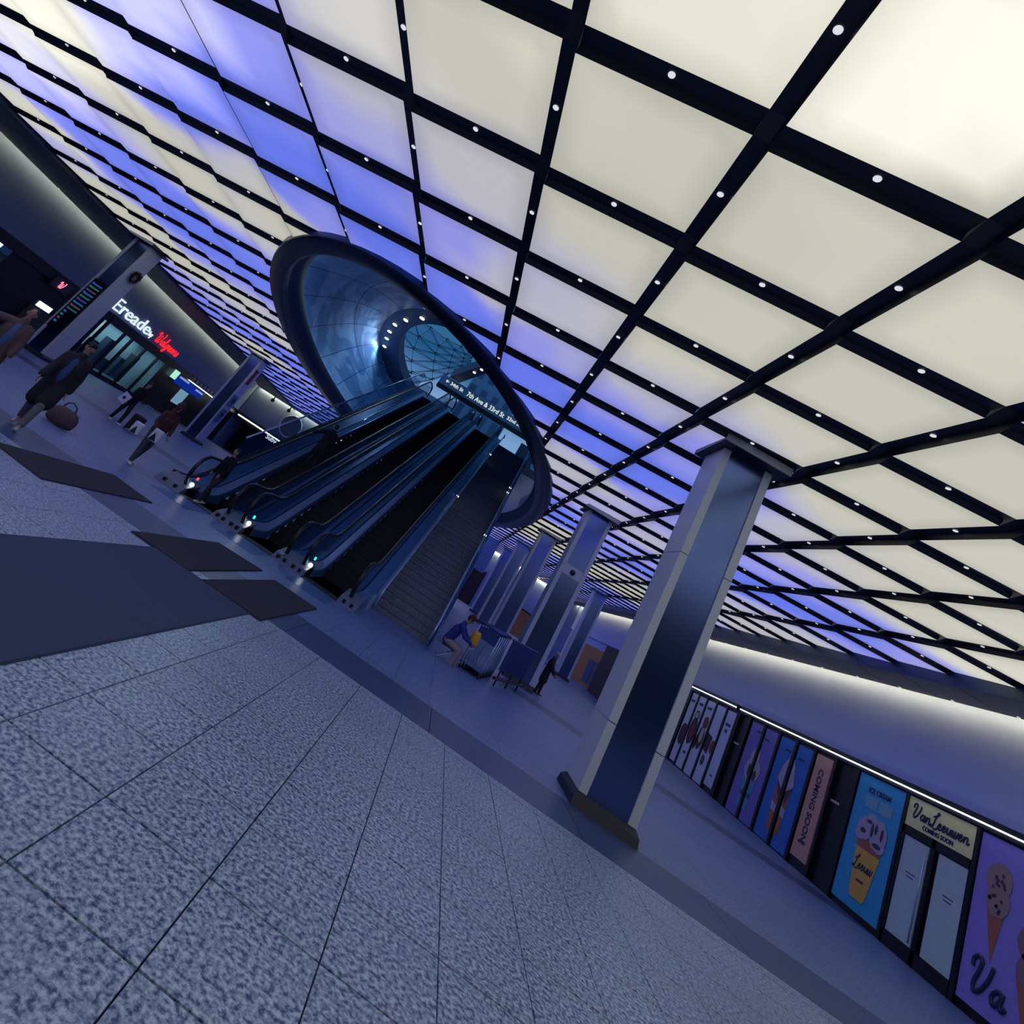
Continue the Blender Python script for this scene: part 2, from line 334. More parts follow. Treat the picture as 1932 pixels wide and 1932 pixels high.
# ================================================================ CEILING
X0, Y0, P = -3.088, 5.046, 1.79           # far-left panel corner lattice
ZC = 5.5
PW, PD, DX, DY = 1.62, 1.56, 0.082, 0.07
EX, EY, EA, EB = -4.17, 28.86, 6.46, 19.07   # oval opening
def inell(x, y, g=0.0): return ((x - EX) / (EA + g)) ** 2 + ((y - EY) / (EB + g)) ** 2 < 1
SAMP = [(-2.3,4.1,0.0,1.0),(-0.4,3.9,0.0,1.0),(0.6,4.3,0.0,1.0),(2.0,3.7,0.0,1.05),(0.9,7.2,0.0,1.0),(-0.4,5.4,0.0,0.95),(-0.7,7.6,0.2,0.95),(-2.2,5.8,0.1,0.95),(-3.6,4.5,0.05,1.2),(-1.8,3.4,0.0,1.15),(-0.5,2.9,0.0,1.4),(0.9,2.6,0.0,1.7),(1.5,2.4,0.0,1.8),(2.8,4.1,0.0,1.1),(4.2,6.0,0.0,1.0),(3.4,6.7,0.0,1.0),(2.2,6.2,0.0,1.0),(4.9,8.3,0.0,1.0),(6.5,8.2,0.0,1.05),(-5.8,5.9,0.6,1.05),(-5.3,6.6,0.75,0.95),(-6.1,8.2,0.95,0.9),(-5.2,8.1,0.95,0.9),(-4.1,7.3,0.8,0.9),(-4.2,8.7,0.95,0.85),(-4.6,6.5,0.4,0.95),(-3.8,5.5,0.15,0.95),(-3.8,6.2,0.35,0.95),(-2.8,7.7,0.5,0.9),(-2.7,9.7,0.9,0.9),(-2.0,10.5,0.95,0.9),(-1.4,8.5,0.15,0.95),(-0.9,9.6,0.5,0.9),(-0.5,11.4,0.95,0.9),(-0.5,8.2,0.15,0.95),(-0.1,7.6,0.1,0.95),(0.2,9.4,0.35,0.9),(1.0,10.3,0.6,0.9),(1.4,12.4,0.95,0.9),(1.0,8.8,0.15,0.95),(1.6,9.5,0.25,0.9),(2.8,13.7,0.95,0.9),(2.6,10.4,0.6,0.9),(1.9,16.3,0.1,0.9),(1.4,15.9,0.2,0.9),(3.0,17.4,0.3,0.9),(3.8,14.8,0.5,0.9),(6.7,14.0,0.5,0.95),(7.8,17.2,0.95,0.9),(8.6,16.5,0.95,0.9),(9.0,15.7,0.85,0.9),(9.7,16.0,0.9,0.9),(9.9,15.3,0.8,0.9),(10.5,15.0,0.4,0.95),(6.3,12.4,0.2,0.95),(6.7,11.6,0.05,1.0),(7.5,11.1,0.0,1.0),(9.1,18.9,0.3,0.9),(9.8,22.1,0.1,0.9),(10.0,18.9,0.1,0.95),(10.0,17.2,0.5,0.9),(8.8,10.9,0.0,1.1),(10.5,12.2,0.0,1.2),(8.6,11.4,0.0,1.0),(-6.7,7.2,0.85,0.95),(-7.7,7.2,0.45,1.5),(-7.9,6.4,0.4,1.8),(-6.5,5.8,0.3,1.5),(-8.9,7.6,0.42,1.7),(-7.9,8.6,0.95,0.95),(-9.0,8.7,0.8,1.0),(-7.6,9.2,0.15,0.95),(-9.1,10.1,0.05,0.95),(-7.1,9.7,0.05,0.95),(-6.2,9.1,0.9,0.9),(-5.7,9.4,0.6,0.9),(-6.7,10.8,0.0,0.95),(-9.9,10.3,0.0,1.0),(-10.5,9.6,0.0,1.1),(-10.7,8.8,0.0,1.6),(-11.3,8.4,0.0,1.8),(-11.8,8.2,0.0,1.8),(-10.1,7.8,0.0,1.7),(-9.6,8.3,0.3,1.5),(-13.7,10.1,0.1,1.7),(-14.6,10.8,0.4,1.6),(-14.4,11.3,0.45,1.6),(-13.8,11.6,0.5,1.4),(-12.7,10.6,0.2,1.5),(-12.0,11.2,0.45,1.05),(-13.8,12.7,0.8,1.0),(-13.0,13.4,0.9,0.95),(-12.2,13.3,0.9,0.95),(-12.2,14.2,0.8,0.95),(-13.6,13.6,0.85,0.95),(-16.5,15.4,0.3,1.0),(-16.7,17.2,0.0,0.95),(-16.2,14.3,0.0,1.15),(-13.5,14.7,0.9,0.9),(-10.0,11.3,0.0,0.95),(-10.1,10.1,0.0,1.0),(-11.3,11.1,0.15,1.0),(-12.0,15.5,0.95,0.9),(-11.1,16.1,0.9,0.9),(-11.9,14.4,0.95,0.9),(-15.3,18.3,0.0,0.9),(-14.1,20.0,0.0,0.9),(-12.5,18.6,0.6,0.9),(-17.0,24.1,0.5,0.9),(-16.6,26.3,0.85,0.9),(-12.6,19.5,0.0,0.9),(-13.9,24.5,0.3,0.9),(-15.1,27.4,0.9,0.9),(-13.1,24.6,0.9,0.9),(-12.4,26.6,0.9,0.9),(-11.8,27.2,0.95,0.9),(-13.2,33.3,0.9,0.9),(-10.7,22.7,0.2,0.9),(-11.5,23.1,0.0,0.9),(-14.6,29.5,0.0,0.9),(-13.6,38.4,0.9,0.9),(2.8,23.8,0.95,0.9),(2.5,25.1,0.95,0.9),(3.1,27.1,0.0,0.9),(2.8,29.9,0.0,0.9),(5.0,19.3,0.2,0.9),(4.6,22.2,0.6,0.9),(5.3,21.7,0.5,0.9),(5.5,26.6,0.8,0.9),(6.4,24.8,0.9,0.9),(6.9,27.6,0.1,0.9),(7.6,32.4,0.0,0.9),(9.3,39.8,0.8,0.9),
        (2.0,0.0,0.0,1.9),(-4,0,0,1.8),(-10,3,0,1.6),(8,2,0,1.5),(-1,-3,0,1.7),(-14,6,0,1.5)]  # some panels brighter, standing in for lens overexposure at the frame corners
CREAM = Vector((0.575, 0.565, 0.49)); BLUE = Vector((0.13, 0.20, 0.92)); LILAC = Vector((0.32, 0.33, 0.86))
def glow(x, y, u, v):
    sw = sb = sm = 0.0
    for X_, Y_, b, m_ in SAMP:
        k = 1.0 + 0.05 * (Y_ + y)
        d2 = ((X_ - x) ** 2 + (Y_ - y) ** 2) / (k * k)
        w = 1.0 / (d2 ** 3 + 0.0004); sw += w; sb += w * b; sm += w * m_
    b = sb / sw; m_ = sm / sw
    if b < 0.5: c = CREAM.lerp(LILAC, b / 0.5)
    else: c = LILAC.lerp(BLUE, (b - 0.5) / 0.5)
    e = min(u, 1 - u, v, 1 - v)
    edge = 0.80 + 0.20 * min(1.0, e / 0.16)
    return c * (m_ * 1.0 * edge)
CXL, CXR = -17.55, 10.95
ceiling = MB().box((XL - 0.2, YB, 6.0), (-10.7, YF, 6.1)).box((2.4, YB, 6.0), (XR + 0.2, YF, 6.1)).box((-10.7, YB, 6.0), (2.4, 9.0, 6.1)).box((-10.7, 48.5, 6.0), (2.4, YF, 6.1)).build('ceiling', M_dark); struct(ceiling)
def panel_mesh(name, cells, origin):
    """cells: list of (X,Y) far-left corners -> one mesh with glow attribute"""
    vs_, fs_, gl = [], [], []
    for X, Y in cells:
        xa, xb = max(X, CXL), min(X + PW, CXR)
        near = inell(X, Y, 1.0) or inell(X + PW, Y, 1.0) or inell(X, Y - PD, 1.0) or inell(X + PW, Y - PD, 1.0)
        n = 10 if near else (6 if Y < 24 else 3)
        idx = {}
        for a in range(n + 1):
            for b in range(n + 1):
                u, v = a / n, b / n
                if n == 6:   # concentrate rows at the edges
                    u = (0, .05, .18, .5, .82, .95, 1)[a]; v = (0, .05, .18, .5, .82, .95, 1)[b]
                x = xa + (xb - xa) * u; y = Y - PD * (1 - v)
                z = ZC + DX * ((x - X) / PW) - DY * (1 - v)
                idx[a, b] = len(vs_); vs_.append((x, y, z)); gl.append(glow(x, y, (x - X) / PW, v))
        for a in range(n):
            for b in range(n):
                q = (idx[a, b], idx[a, b+1], idx[a+1, b+1], idx[a+1, b])
                if near and all(inell(vs_[k][0], vs_[k][1], -0.1) for k in q): continue
                fs_.append(q)
    ox, oy, oz = origin
    used = sorted({k for f in fs_ for k in f}); rm = {k: i for i, k in enumerate(used)}
    me = bpy.data.meshes.new(name)
    me.from_pydata([((vs_[k][0]-ox)*S, (vs_[k][1]-oy)*S, (vs_[k][2]-oz)*S) for k in used], [], [tuple(rm[k] for k in f) for f in fs_])
    ca = me.color_attributes.new('glow', 'FLOAT_COLOR', 'POINT')
    for i, k in enumerate(used): ca.data[i].color = (*gl[k], 1)
    me.materials.append(M_panel)
    return me, len(fs_)
cells = []
for i in range(-9, 8):
    for j in range(-5, 32):
        X, Y = X0 + P * i, Y0 + P * j
        if X + PW < CXL + 0.15 or X > CXR - 0.15: continue
        cs = [(X, Y), (X + PW, Y), (X, Y - PD), (X + PW, Y - PD)]
        if all(inell(x, y, -0.1) for x, y in cs): continue
        cells.append((i, j, X, Y))
def psize(c):
    p = [project(c[2] + a, c[3] + b, ZC) for a in (0, PW) for b in (0, -PD)]
    if any(q is None for q in p): return 0
    if not any(-50 < q[0] < 1980 and -50 < q[1] < 1980 for q in p): return 0
    return abs((p[3][0]-p[0][0])*(p[2][1]-p[1][1]) - (p[3][1]-p[0][1])*(p[2][0]-p[1][0]))
cells.sort(key=lambda c: -psize(c))
for i, j, X, Y in cells[:295]:
    me, nf = panel_mesh('luminous_panel', [(X, Y)], (X, Y, ZC))
    if nf: linkobj(bpy.data.objects.new('luminous_panel', me), ceiling, (X, Y, ZC))
me, nf = panel_mesh('luminous_panel_rest', [(X, Y) for _, _, X, Y in cells[295:]], (0, 0, 0))
o = bpy.data.objects.new('luminous_panel_rest', me); linkobj(o, ceiling, (0, 0, 0)); o['kind'] = 'stuff'
# dark grid between the panels: one beam per line, with a step from the high edge of one panel to the low edge of the next
jmin, jmax = -5, 31
for i in range(-10, 8):
    mb = MB()
    for j in range(jmin, jmax + 1):
        X, Y = X0 + P * i, Y0 + P * j
        xa, xb = X + PW, X + P
        if xb < CXL or xa > CXR: continue
        zf, zn = ZC + DX, ZC + DX - DY          # far / near height of the high edge
        lf, ln = ZC, ZC - DY
        y0, y1 = Y - P, Y
        yn = Y - PD
        xm = xb - 0.02
        nq = 6 if inell(xa, Y, 2.5) or inell(xa, Y - PD, 2.5) else 1
        for q in range(nq):
            fa, fb_ = q / nq, (q + 1) / nq; ya, yb_ = yn + PD * fa, yn + PD * fb_
            if inell(xa + 0.08, (ya + yb_) / 2, -0.3): continue
            za, zb_ = zn + DY * fa, zn + DY * fb_
            mb.add([(xa, ya, za), (xa, yb_, zb_), (xm, yb_, zb_), (xm, ya, za), (xb, ya, za - DX), (xb, yb_, zb_ - DX)], [(0, 1, 2, 3), (3, 2, 5, 4)])
        if inell(xa + 0.08, Y - P + 0.1, -0.3): continue
        # crossing square up to the next row
        mb.add([(xa, Y - P, zf), (xm, Y - P, zf), (xm, yn, zn), (xa, yn, zn), (xb, Y - P, lf), (xb, yn, ln)], [(0, 1, 2, 3), (1, 4, 5, 2)])
    if mb.f: mb.build('ceiling_beam', M_beam, ceiling)
for j in range(jmin, jmax + 1):
    mb = MB()
    for i in range(-10, 8):
        X, Y = X0 + P * i, Y0 + P * j
        xa, xb = max(X, CXL), min(X + PW, CXR)
        if xb - xa < 0.05: continue
        yb = Y + (P - PD); ym = yb - 0.05
        nq = 6 if inell(xa, Y, 2.5) or inell(xb, Y, 2.5) else 1
        for q in range(nq):
            x_a, x_b = xa + (xb - xa) * q / nq, xa + (xb - xa) * (q + 1) / nq
            if inell((x_a + x_b) / 2, Y + 0.1, -0.3): continue
            zl, zr = ZC + DX * (x_a - X) / PW, ZC + DX * (x_b - X) / PW
            mb.add([(x_a, Y, zl), (x_b, Y, zr), (x_b, ym, zr), (x_a, ym, zl), (x_a, yb, zl - DY), (x_b, yb, zr - DY)], [(0, 1, 2, 3), (3, 2, 5, 4)])
    if mb.f: mb.build('cross_beam', M_beam, ceiling)
# downlights in the grid
spots = []
for i in range(-9, 8):
    for j in range(jmin, jmax + 1):
        X, Y = X0 + P * i, Y0 + P * j
        a = (X + PW / 2, Y + 0.085, ZC + DX / 2 - 0.004); b = (X + PW + 0.07, Y - PD / 2, ZC + DX - DY / 2 - 0.004)
        for q in (a, b):
            if CXL + 0.1 < q[0] < CXR - 0.1 and not inell(q[0], q[1], 0.1): spots.append(q)
def sdist(q):
    p = project(*q)
    if p is None or not (-10 < p[0] < 1942 and -10 < p[1] < 1942): return 1e9
    return q[0] ** 2 + q[1] ** 2
spots.sort(key=sdist)
def spot_geo(mb, q, r=0.026):
    x, y, z = q
    return mb.loft([[(x + rr * math.cos(a), y + rr * math.sin(a), z - d) for a in (2*math.pi*k/12 for k in range(12))] for rr, d in ((r * 1.25, 0.0), (r * 1.25, 0.006), (r, 0.008), (r * .9, 0.004))], False, True)
M_spotd = emat('downlight_lens', (225, 228, 235), 0.95)
sp0 = None
for k, q in enumerate(spots[:298]):
    if sp0 is None: sp0 = spot_geo(MB(), q).build('downlight', M_spotd, ceiling, origin=q); sq = q
    else: copy_part(sp0, ceiling, (q[0]-sq[0], q[1]-sq[1], q[2]-sq[2]))
mb = MB()
for q in spots[298:]:
    x, y, z = q; mb.loft([[(x + rr * math.cos(a), y + rr * math.sin(a), z - d) for a in (2*math.pi*k/8 for k in range(8))] for rr, d in ((0.04, 0.0), (0.033, 0.006))], False, True)
mb.build('downlight_rest', M_spotd, ceiling, kind='stuff')
# edge fascia + soffits + coves
MB().box((CXR, YB, 5.28), (CXR + 0.06, YF, 5.75)).build('edge_fascia', M_rim2, ceiling)
MB().box((CXL - 0.06, YB, 5.33), (CXL, 47.5, 5.75)).build('edge_fascia', M_rim2, ceiling)
def soffit(x0, x1, ya, yb, step, z=5.34):
    k = 0; y = ya
    while y < yb:
        y2 = min(y + step, yb)
        MB().box((x0, y + 0.015, z), (x1, y2 - 0.015, z + 0.1)).build('soffit_panel', M_soff, ceiling); y = y2
soffit(CXR + 0.06, 12.2, -2.0, 61.0, 1.79)
soffit(-20.85, CXL - 0.06, -2.0, 47.3, 3.58, 5.38)
MB().box((12.12, -2, 5.45), (12.2, 61, 5.50)).build('cove_light', M_cove, ceiling)
MB().box((-20.85, -2, 5.49), (-20.77, 47.3, 5.54)).build('cove_light', M_cove, ceiling)
MB().box((12.0, -2, 5.62), (12.6, 61, 5.8)).box((-21.3, -2, 5.66), (-20.6, 47.3, 5.8)).build('cove_housing', M_dark, ceiling)
sp = MB()
for k in range(0, 34): sp.cyl((12.12, 10.0 + 1.79 * k, 5.335), (12.12, 10.0 + 1.79 * k, 5.325), 0.035, 10)
sp.build('soffit_downlight', M_spotd, ceiling)
sp = MB()
for k in range(0, 12): sp.cyl((-20.75, 6.0 + 3.58 * k, 5.375), (-20.75, 6.0 + 3.58 * k, 5.365), 0.035, 10)
sp.build('soffit_downlight', M_spotd, ceiling)

# ================================================================ WALLS
wr = MB().box((12.6, -8, 3.3), (12.9, 61, 5.7)).box((12.75, -8, 0), (12.9, 61, 3.3)).build('wall_right', M_wall); struct(wr)
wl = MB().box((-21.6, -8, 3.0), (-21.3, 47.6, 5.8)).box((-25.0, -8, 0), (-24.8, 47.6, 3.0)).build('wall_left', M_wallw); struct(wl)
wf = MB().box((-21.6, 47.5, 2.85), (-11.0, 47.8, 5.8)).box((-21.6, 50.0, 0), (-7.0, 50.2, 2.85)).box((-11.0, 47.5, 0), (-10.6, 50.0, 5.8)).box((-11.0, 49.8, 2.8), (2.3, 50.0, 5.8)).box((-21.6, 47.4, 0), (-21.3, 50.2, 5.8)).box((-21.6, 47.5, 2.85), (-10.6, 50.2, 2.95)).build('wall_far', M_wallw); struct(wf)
wf2 = MB().box((-11.0, 61.0, 0), (12.9, 61.3, 5.8)).build('wall_back', M_wallw); struct(wf2)
MB().box((-8.0, 60.8, 5.40), (12.4, 60.95, 5.42)).build('cove_light', M_cove, wf2)
MB().box((-21.0, 47.25, 5.43), (-11.0, 47.4, 5.45)).build('cove_light', M_cove, wf)
MB().box((-21.0, 46.2, 5.36), (-11.0, 47.2, 5.5)).build('soffit', M_soff, wf)
wb = MB().box((-21.6, -8.2, 0), (12.9, -8.0, 6.1)).build('wall_rear', M_dark); struct(wb)
# ================================================================ OVAL RIM + SHAFT
def ell(cx, cy, a, b, z, ph): return (cx + a * math.cos(ph), cy + b * math.sin(ph), z)
def ering(off, z, n=96): return [ell(EX, EY, EA + off, EB + off, z, 2 * math.pi * k / n) for k in range(n)]
rim = MB().loft([ering(0.0, 5.44), ering(-0.01, 5.41), ering(-0.06, 5.37), ering(-0.55, 5.37), ering(-0.63, 5.41), ering(-0.63, 5.48)]).build('trim_1', M_rim, smooth=True); struct(rim)
MB().loft([ering(0.04, 5.75), ering(0.02, 5.5), ering(-0.01, 5.43)]).build('rim_fascia', mat('fascia_lit_blue', (60, 84, 140), 0.35), rim, smooth=True)  # dark rim fascia; blue light of the ceiling panels put into its colour
MB().loft([ering(-0.61, 5.44), ering(-0.66, 5.60), ering(-0.74, 5.64), ering(-0.92, 5.90), ering(-0.88, 5.93), ering(-0.80, 5.72)]).build('rim_lining', M_rim2, rim, smooth=True)
MB().loft([ering(-0.80, 5.78), ering(-0.68, 5.78)]).build('rim_light', emat('rim_glow', (196, 214, 250), 5.0), rim)
# shaft shell: panels with recessed seams and a tonal mural
M_shell = bpy.data.materials.new('mural_shell'); M_shell.use_nodes = True
t = M_shell.node_tree; b = t.nodes['Principled BSDF']; g = t.nodes.new('ShaderNodeNewGeometry')
mp = t.nodes.new('ShaderNodeMapping'); mp.inputs['Scale'].default_value = (0.25, 0.09, 0.55)
n1 = t.nodes.new('ShaderNodeTexNoise'); n1.inputs['Scale'].default_value = 1.0; n1.inputs['Detail'].default_value = 5; n1.inputs['Distortion'].default_value = 1.2
r = t.nodes.new('ShaderNodeValToRGB'); r.color_ramp.interpolation = 'LINEAR'
r.color_ramp.elements[0].position = 0.47; r.color_ramp.elements[0].color = rgb(84, 130, 186); r.color_ramp.elements[1].position = 0.53; r.color_ramp.elements[1].color = rgb(128, 172, 220)
n2 = t.nodes.new('ShaderNodeTexNoise'); n2.inputs['Scale'].default_value = 3.2; n2.inputs['Detail'].default_value = 3; n2.inputs['Distortion'].default_value = 2.0
r2 = t.nodes.new('ShaderNodeValToRGB'); r2.color_ramp.elements[0].position = 0.56; r2.color_ramp.elements[0].color = (1, 1, 1, 1); r2.color_ramp.elements[1].position = 0.6; r2.color_ramp.elements[1].color = (0.72, 0.78, 0.86, 1)
mx = t.nodes.new('ShaderNodeMix'); mx.data_type = 'RGBA'; mx.blend_type = 'MULTIPLY'; mx.inputs['Factor'].default_value = 1
t.links.new(g.outputs['Position'], mp.inputs[0]); t.links.new(mp.outputs[0], n1.inputs['Vector']); t.links.new(mp.outputs[0], n2.inputs['Vector'])
t.links.new(n1.outputs['Fac'], r.inputs[0]); t.links.new(n2.outputs['Fac'], r2.inputs[0]); t.links.new(r.outputs[0], mx.inputs['A']); t.links.new(r2.outputs[0], mx.inputs['B']); t.links.new(mx.outputs['Result'], b.inputs['Base Color'])
b.inputs['Roughness'].default_value = 0.4
UX, UY, UA, UB, UZ = -5.0, 38.0, 6.3, 14.0, 10.5
def shell(ph, s):
    lo = Vector(ell(EX, EY, EA - 0.6, EB - 0.6, 5.8, ph)); up = Vector(ell(UX, UY, UA, UB, UZ, ph))
    q = lo.lerp(up, s); h = 0.55 * math.sin(math.pi * s)
    q.z += h * 0.6; return q
shaft = MB().loft([[ell(EX, EY, EA - 0.45, EB - 0.45, 5.6, math.radians(-266 + 281 * k / 60)) for k in range(61)], [ell(EX, EY, EA - 0.45, EB - 0.45, 6.2, math.radians(-266 + 281 * k / 60)) for k in range(61)]], closed=False).build('wall_shaft', M_shell); struct(shaft)
NP = 20
for k in range(NP):
    p0 = math.radians(-266 + 281 * k / NP + 0.14); p1 = math.radians(-266 + 281 * (k + 1) / NP - 0.14)
    for s0, s1 in ((0.0, 0.497), (0.503, 1.0)):
        rings = [[shell(p0 + (p1 - p0) * a / 6, s0 + (s1 - s0) * c / 6) for a in range(7)] for c in range(7)]
        MB().loft(rings, closed=False).build('shell_panel', M_shell, shaft, smooth=True)
# backing so that seams stay dark
rings = [[shell(math.radians(-266 + 281 * a / 60), c / 10) + Vector((math.cos(math.radians(-266 + 281 * a / 60)), math.sin(math.radians(-266 + 281 * a / 60)), 0)) * 0.12 for a in range(61)] for c in range(11)]
MB().loft(rings, closed=False).build('shell_backing', M_dark, shaft, smooth=True)
# upper ring soffit with downlights, straight beam, sign
def arc(cx, cy, a, b, z, d0, d1, n=48): return [ell(cx, cy, a, b, z, math.radians(d0 + (d1 - d0) * k / n)) for k in range(n + 1)]
ring = MB().loft([arc(UX, UY, UA, UB, UZ + 0.25, -78, -245), arc(UX, UY, UA, UB, UZ - 0.02, -78, -245), arc(-5.0, 37.2, 4.8, 12.0, UZ - 0.02, -78, -245), arc(-5.0, 37.2, 4.8, 12.0, UZ + 0.6, -78, -245)], closed=False).build('trim_2', M_rim2); struct(ring)
for q in ((-7.45, 26.14), (-8.55, 27.73), (-9.4, 29.4), (-9.95, 31.1), (-10.34, 32.7), (-10.74, 34.58)):
    MB().loft([[(q[0] + rr * math.cos(a), q[1] + rr * math.sin(a), UZ - d) for a in (2*math.pi*k/16 for k in range(16))] for rr, d in ((0.13, 0.0), (0.13, 0.05), (0.10, 0.06))], False, True).build('downlight', M_spot, ring)
    ldt = bpy.data.lights.new('downlight_beam', 'SPOT'); ldt.energy = 200; ldt.color = (0.62, 0.80, 1.0); ldt.spot_size = math.radians(165); ldt.spot_blend = 0.6; ldt.shadow_soft_size = 0.12
    lo_ = bpy.data.objects.new('downlight_beam', ldt); linkobj(lo_, ring, (q[0], q[1], UZ - 0.12))
beam = MB().poly([(-3.7, 27.4, UZ + 0.05), (-3.2, 27.5, UZ + 0.05), (-5.2, 33.0, UZ + 0.05), (-5.9, 33.0, UZ + 0.05)], (0, 0, 0.6)).build('trim_3', M_rim2); struct(beam)
for q in ((-4.3, 29.6), (-3.9, 28.5)):
    MB().cyl((q[0], q[1], UZ + 0.05), (q[0], q[1], UZ + 0.02), 0.08, 12).build('downlight', M_spot, beam)
M_sign = mat('sign_blue_grey', (130, 166, 204), 0.5)
sg = thing('street_sign', (-2.9, 33.0, 9.95), 'long blue grey street sign over the escalator top reading 7th Ave and 33rd St', 'sign')
MB().box((-6.3, 33.0, 9.95), (0.9, 33.3, 10.53)).build('sign_board', M_sign, sg)
MB().box((-6.3, 33.0, 9.72), (0.9, 33.3, 9.95)).build('sign_frame', M_black, sg)
M_let = emat('sign_letter_glow', (236, 242, 226), 0.9)
fr = Frame((0, 33.0, 0), (1, 0, 0), (0, 0, 1))
text_part(fr, '34th St', -5.62, 10.16, 0.30, M_let, sg, 'lettering', weight=0.004, width=.86)
text_part(fr, '7th Ave & 33rd St', -4.45, 10.11, 0.40, M_let, sg, 'lettering', weight=0.005, width=2.54)
text_part(fr, '32nd St', -1.70, 10.16, 0.30, M_let, sg, 'lettering', weight=0.004, width=.9)
ar = MB()
for pts in ([(-5.95, 10.26), (-5.85, 10.36), (-5.82, 10.33), (-5.87, 10.28), (-5.72, 10.28), (-5.72, 10.24), (-5.87, 10.24), (-5.82, 10.19), (-5.85, 10.16)],): fr.poly(ar, pts, 0.004, 0.016)
ar.build('arrow', M_let, sg)
# landing at street level + outside
ld = MB().box((-6.2, 28.7, 7.1), (2.4, 47.0, 7.5)).box((-18.0, 53.0, 7.1), (6.0, 66.0, 7.5)).box((-6.2, 47.0, 7.1), (2.4, 53.0, 7.5)).build('floor_landing', M_stair); struct(ld)
M_fac = mat('facade_blue_grey', (104, 142, 178), 0.7, noise=(1.5, 0.06)); M_facd = mat('facade_window', (52, 88, 126), 0.3)
bd = thing('building', (-5.5, 58.0, 7.5), 'pale blue grey building facade across the street behind the sign', 'building')
MB().box((-8.2, 58.0, 7.5), (-2.75, 60.0, 26.0)).build('wall', M_fac, bd)
win0 = None
for a in range(4):
    for c in range(6):
        x = -8.0 + a * 1.35; z = 9.4 + c * 2.4
        if win0 is None: win0 = MB().box((x, 57.93, z), (x + 0.62, 58.05, z + 1.5)).build('window', M_facd, bd, origin=(x, 58, z)); w0 = (x, z)
        else: copy_part(win0, bd, (x - w0[0], 0, z - w0[1]))
MB().box((-14.0, 58.3, 7.5), (-8.25, 60.0, 14.8)).build('side_wing', M_fac, bd)
MB().box((-8.2, 57.85, 10.9), (-2.75, 58.0, 11.1)).build('ledge', M_facd, bd)
tw = thing('building', (1.4, 62.0, 7.5), 'dark tower silhouette against the sky at the top of the stairs', 'building')
MB().box((-0.75, 62.0, 7.5), (3.5, 64.0, 14.8)).box((-0.4, 62.0, 14.8), (3.5, 64.0, 16.4)).build('wall', mat('tower_dark', (44, 56, 82), 0.7), tw)
for c in range(5): MB().box((-0.5, 61.95, 8.3 + c * 1.4), (2.6, 62.02, 8.75 + c * 1.4)).build('window_band', M_facd, tw)
lp = thing('street_lamp', (-1.15, 44.0, 7.5), 'dark curved street lamp outlined against the sky above the stairs', 'street lamp')
MB().tube([(-0.75, 44, 7.5), (-0.75, 44, 8.9), (-0.82, 44, 9.4), (-1.05, 44, 9.65), (-1.3, 44, 9.6)], 0.03, 6).build('pole', M_black, lp, smooth=True)
MB().sphere((-1.36, 44, 9.5), 0.13, 10, 6, (1.2, 1, 0.8)).build('lamp_head', M_black, lp, smooth=True)
# cable net canopy beyond the ring
cn = thing('glass_canopy', (-10.5, 49.0, 13.0), 'glass canopy with a net of dark cables and clamps seen through the oval', 'canopy')
Gn = [[(-15.2, 18.5), (-13.0, 18.2), (-11.1, 18.1), (-9.6, 18.2), (-8.7, 18.0), (-8.0, 18.0)], [(-15.8, 16.6), (-13.4, 16.9), (-11.4, 17.2), (-9.9, 17.6), (-8.8, 17.6), (-8.0, 17.7)],
      [(-15.4, 14.9), (-13.1, 15.7), (-11.2, 16.4), (-9.8, 17.0), (-8.7, 17.2), (-8.0, 17.4)], [(-14.7, 13.3), (-12.6, 14.6), (-10.9, 15.7), (-9.6, 16.4), (-8.6, 16.9), (-7.9, 17.1)],
      [(-14.0, 12.0), (-12.0, 13.7), (-10.5, 14.9), (-9.4, 15.9), (-8.5, 16.5), (-7.8, 16.9)], [(-13.3, 10.9), (-11.5, 12.8), (-10.1, 14.2), (-9.2, 15.3), (-8.4, 16.1), (-7.7, 16.6)]]
def gp(a, b): x, z = Gn[a][b]; return Vector((x, 50.0 - 0.15 * (b - 2) ** 2, z))
pane = 0
for a in range(5):
    for b_ in range(5):
        c4 = [gp(a, b_), gp(a, b_+1), gp(a+1, b_+1), gp(a+1, b_)]; ce = sum(c4, Vector()) / 4
        q = [ce + (p - ce) * 0.99 + Vector((0, 0.35, 0)) for p in c4]
        MB().poly(q, (0, 0.03, 0)).build('pane', M_glassd, cn)
cab = MB()
for a in range(6):
    for b_ in range(6):
        for da, db in ((0, 1), (1, 1), (1, 0)):
            if a + da < 6 and b_ + db < 6:
                for s_ in (-0.09, 0.09):
                    if da == 1 and db == 0 and s_ > 0: continue
                    cab.tube([gp(a, b_) + Vector((0, 0, s_)), gp(a + da, b_ + db) + Vector((0, 0, s_ * 0.3))], 0.022, 5)
cab.build('cable', M_black, cn)
for a in range(6):
    for b_ in range(1, 6):
        p = gp(a, b_); k = 0.17 - 0.02 * b_
        MB().cyl(p + Vector((0, -0.05, -k)), p + Vector((0, -0.05, k)), 0.035, 6).cyl(p + Vector((-k, -0.05, k * .8)), p + Vector((k, -0.05, k * .8)), 0.03, 6).cyl(p + Vector((-k*.6, -0.05, -k * .8)), p + Vector((k*.6, -0.05, -k * .8)), 0.03, 6).build('clamp', M_black, cn)

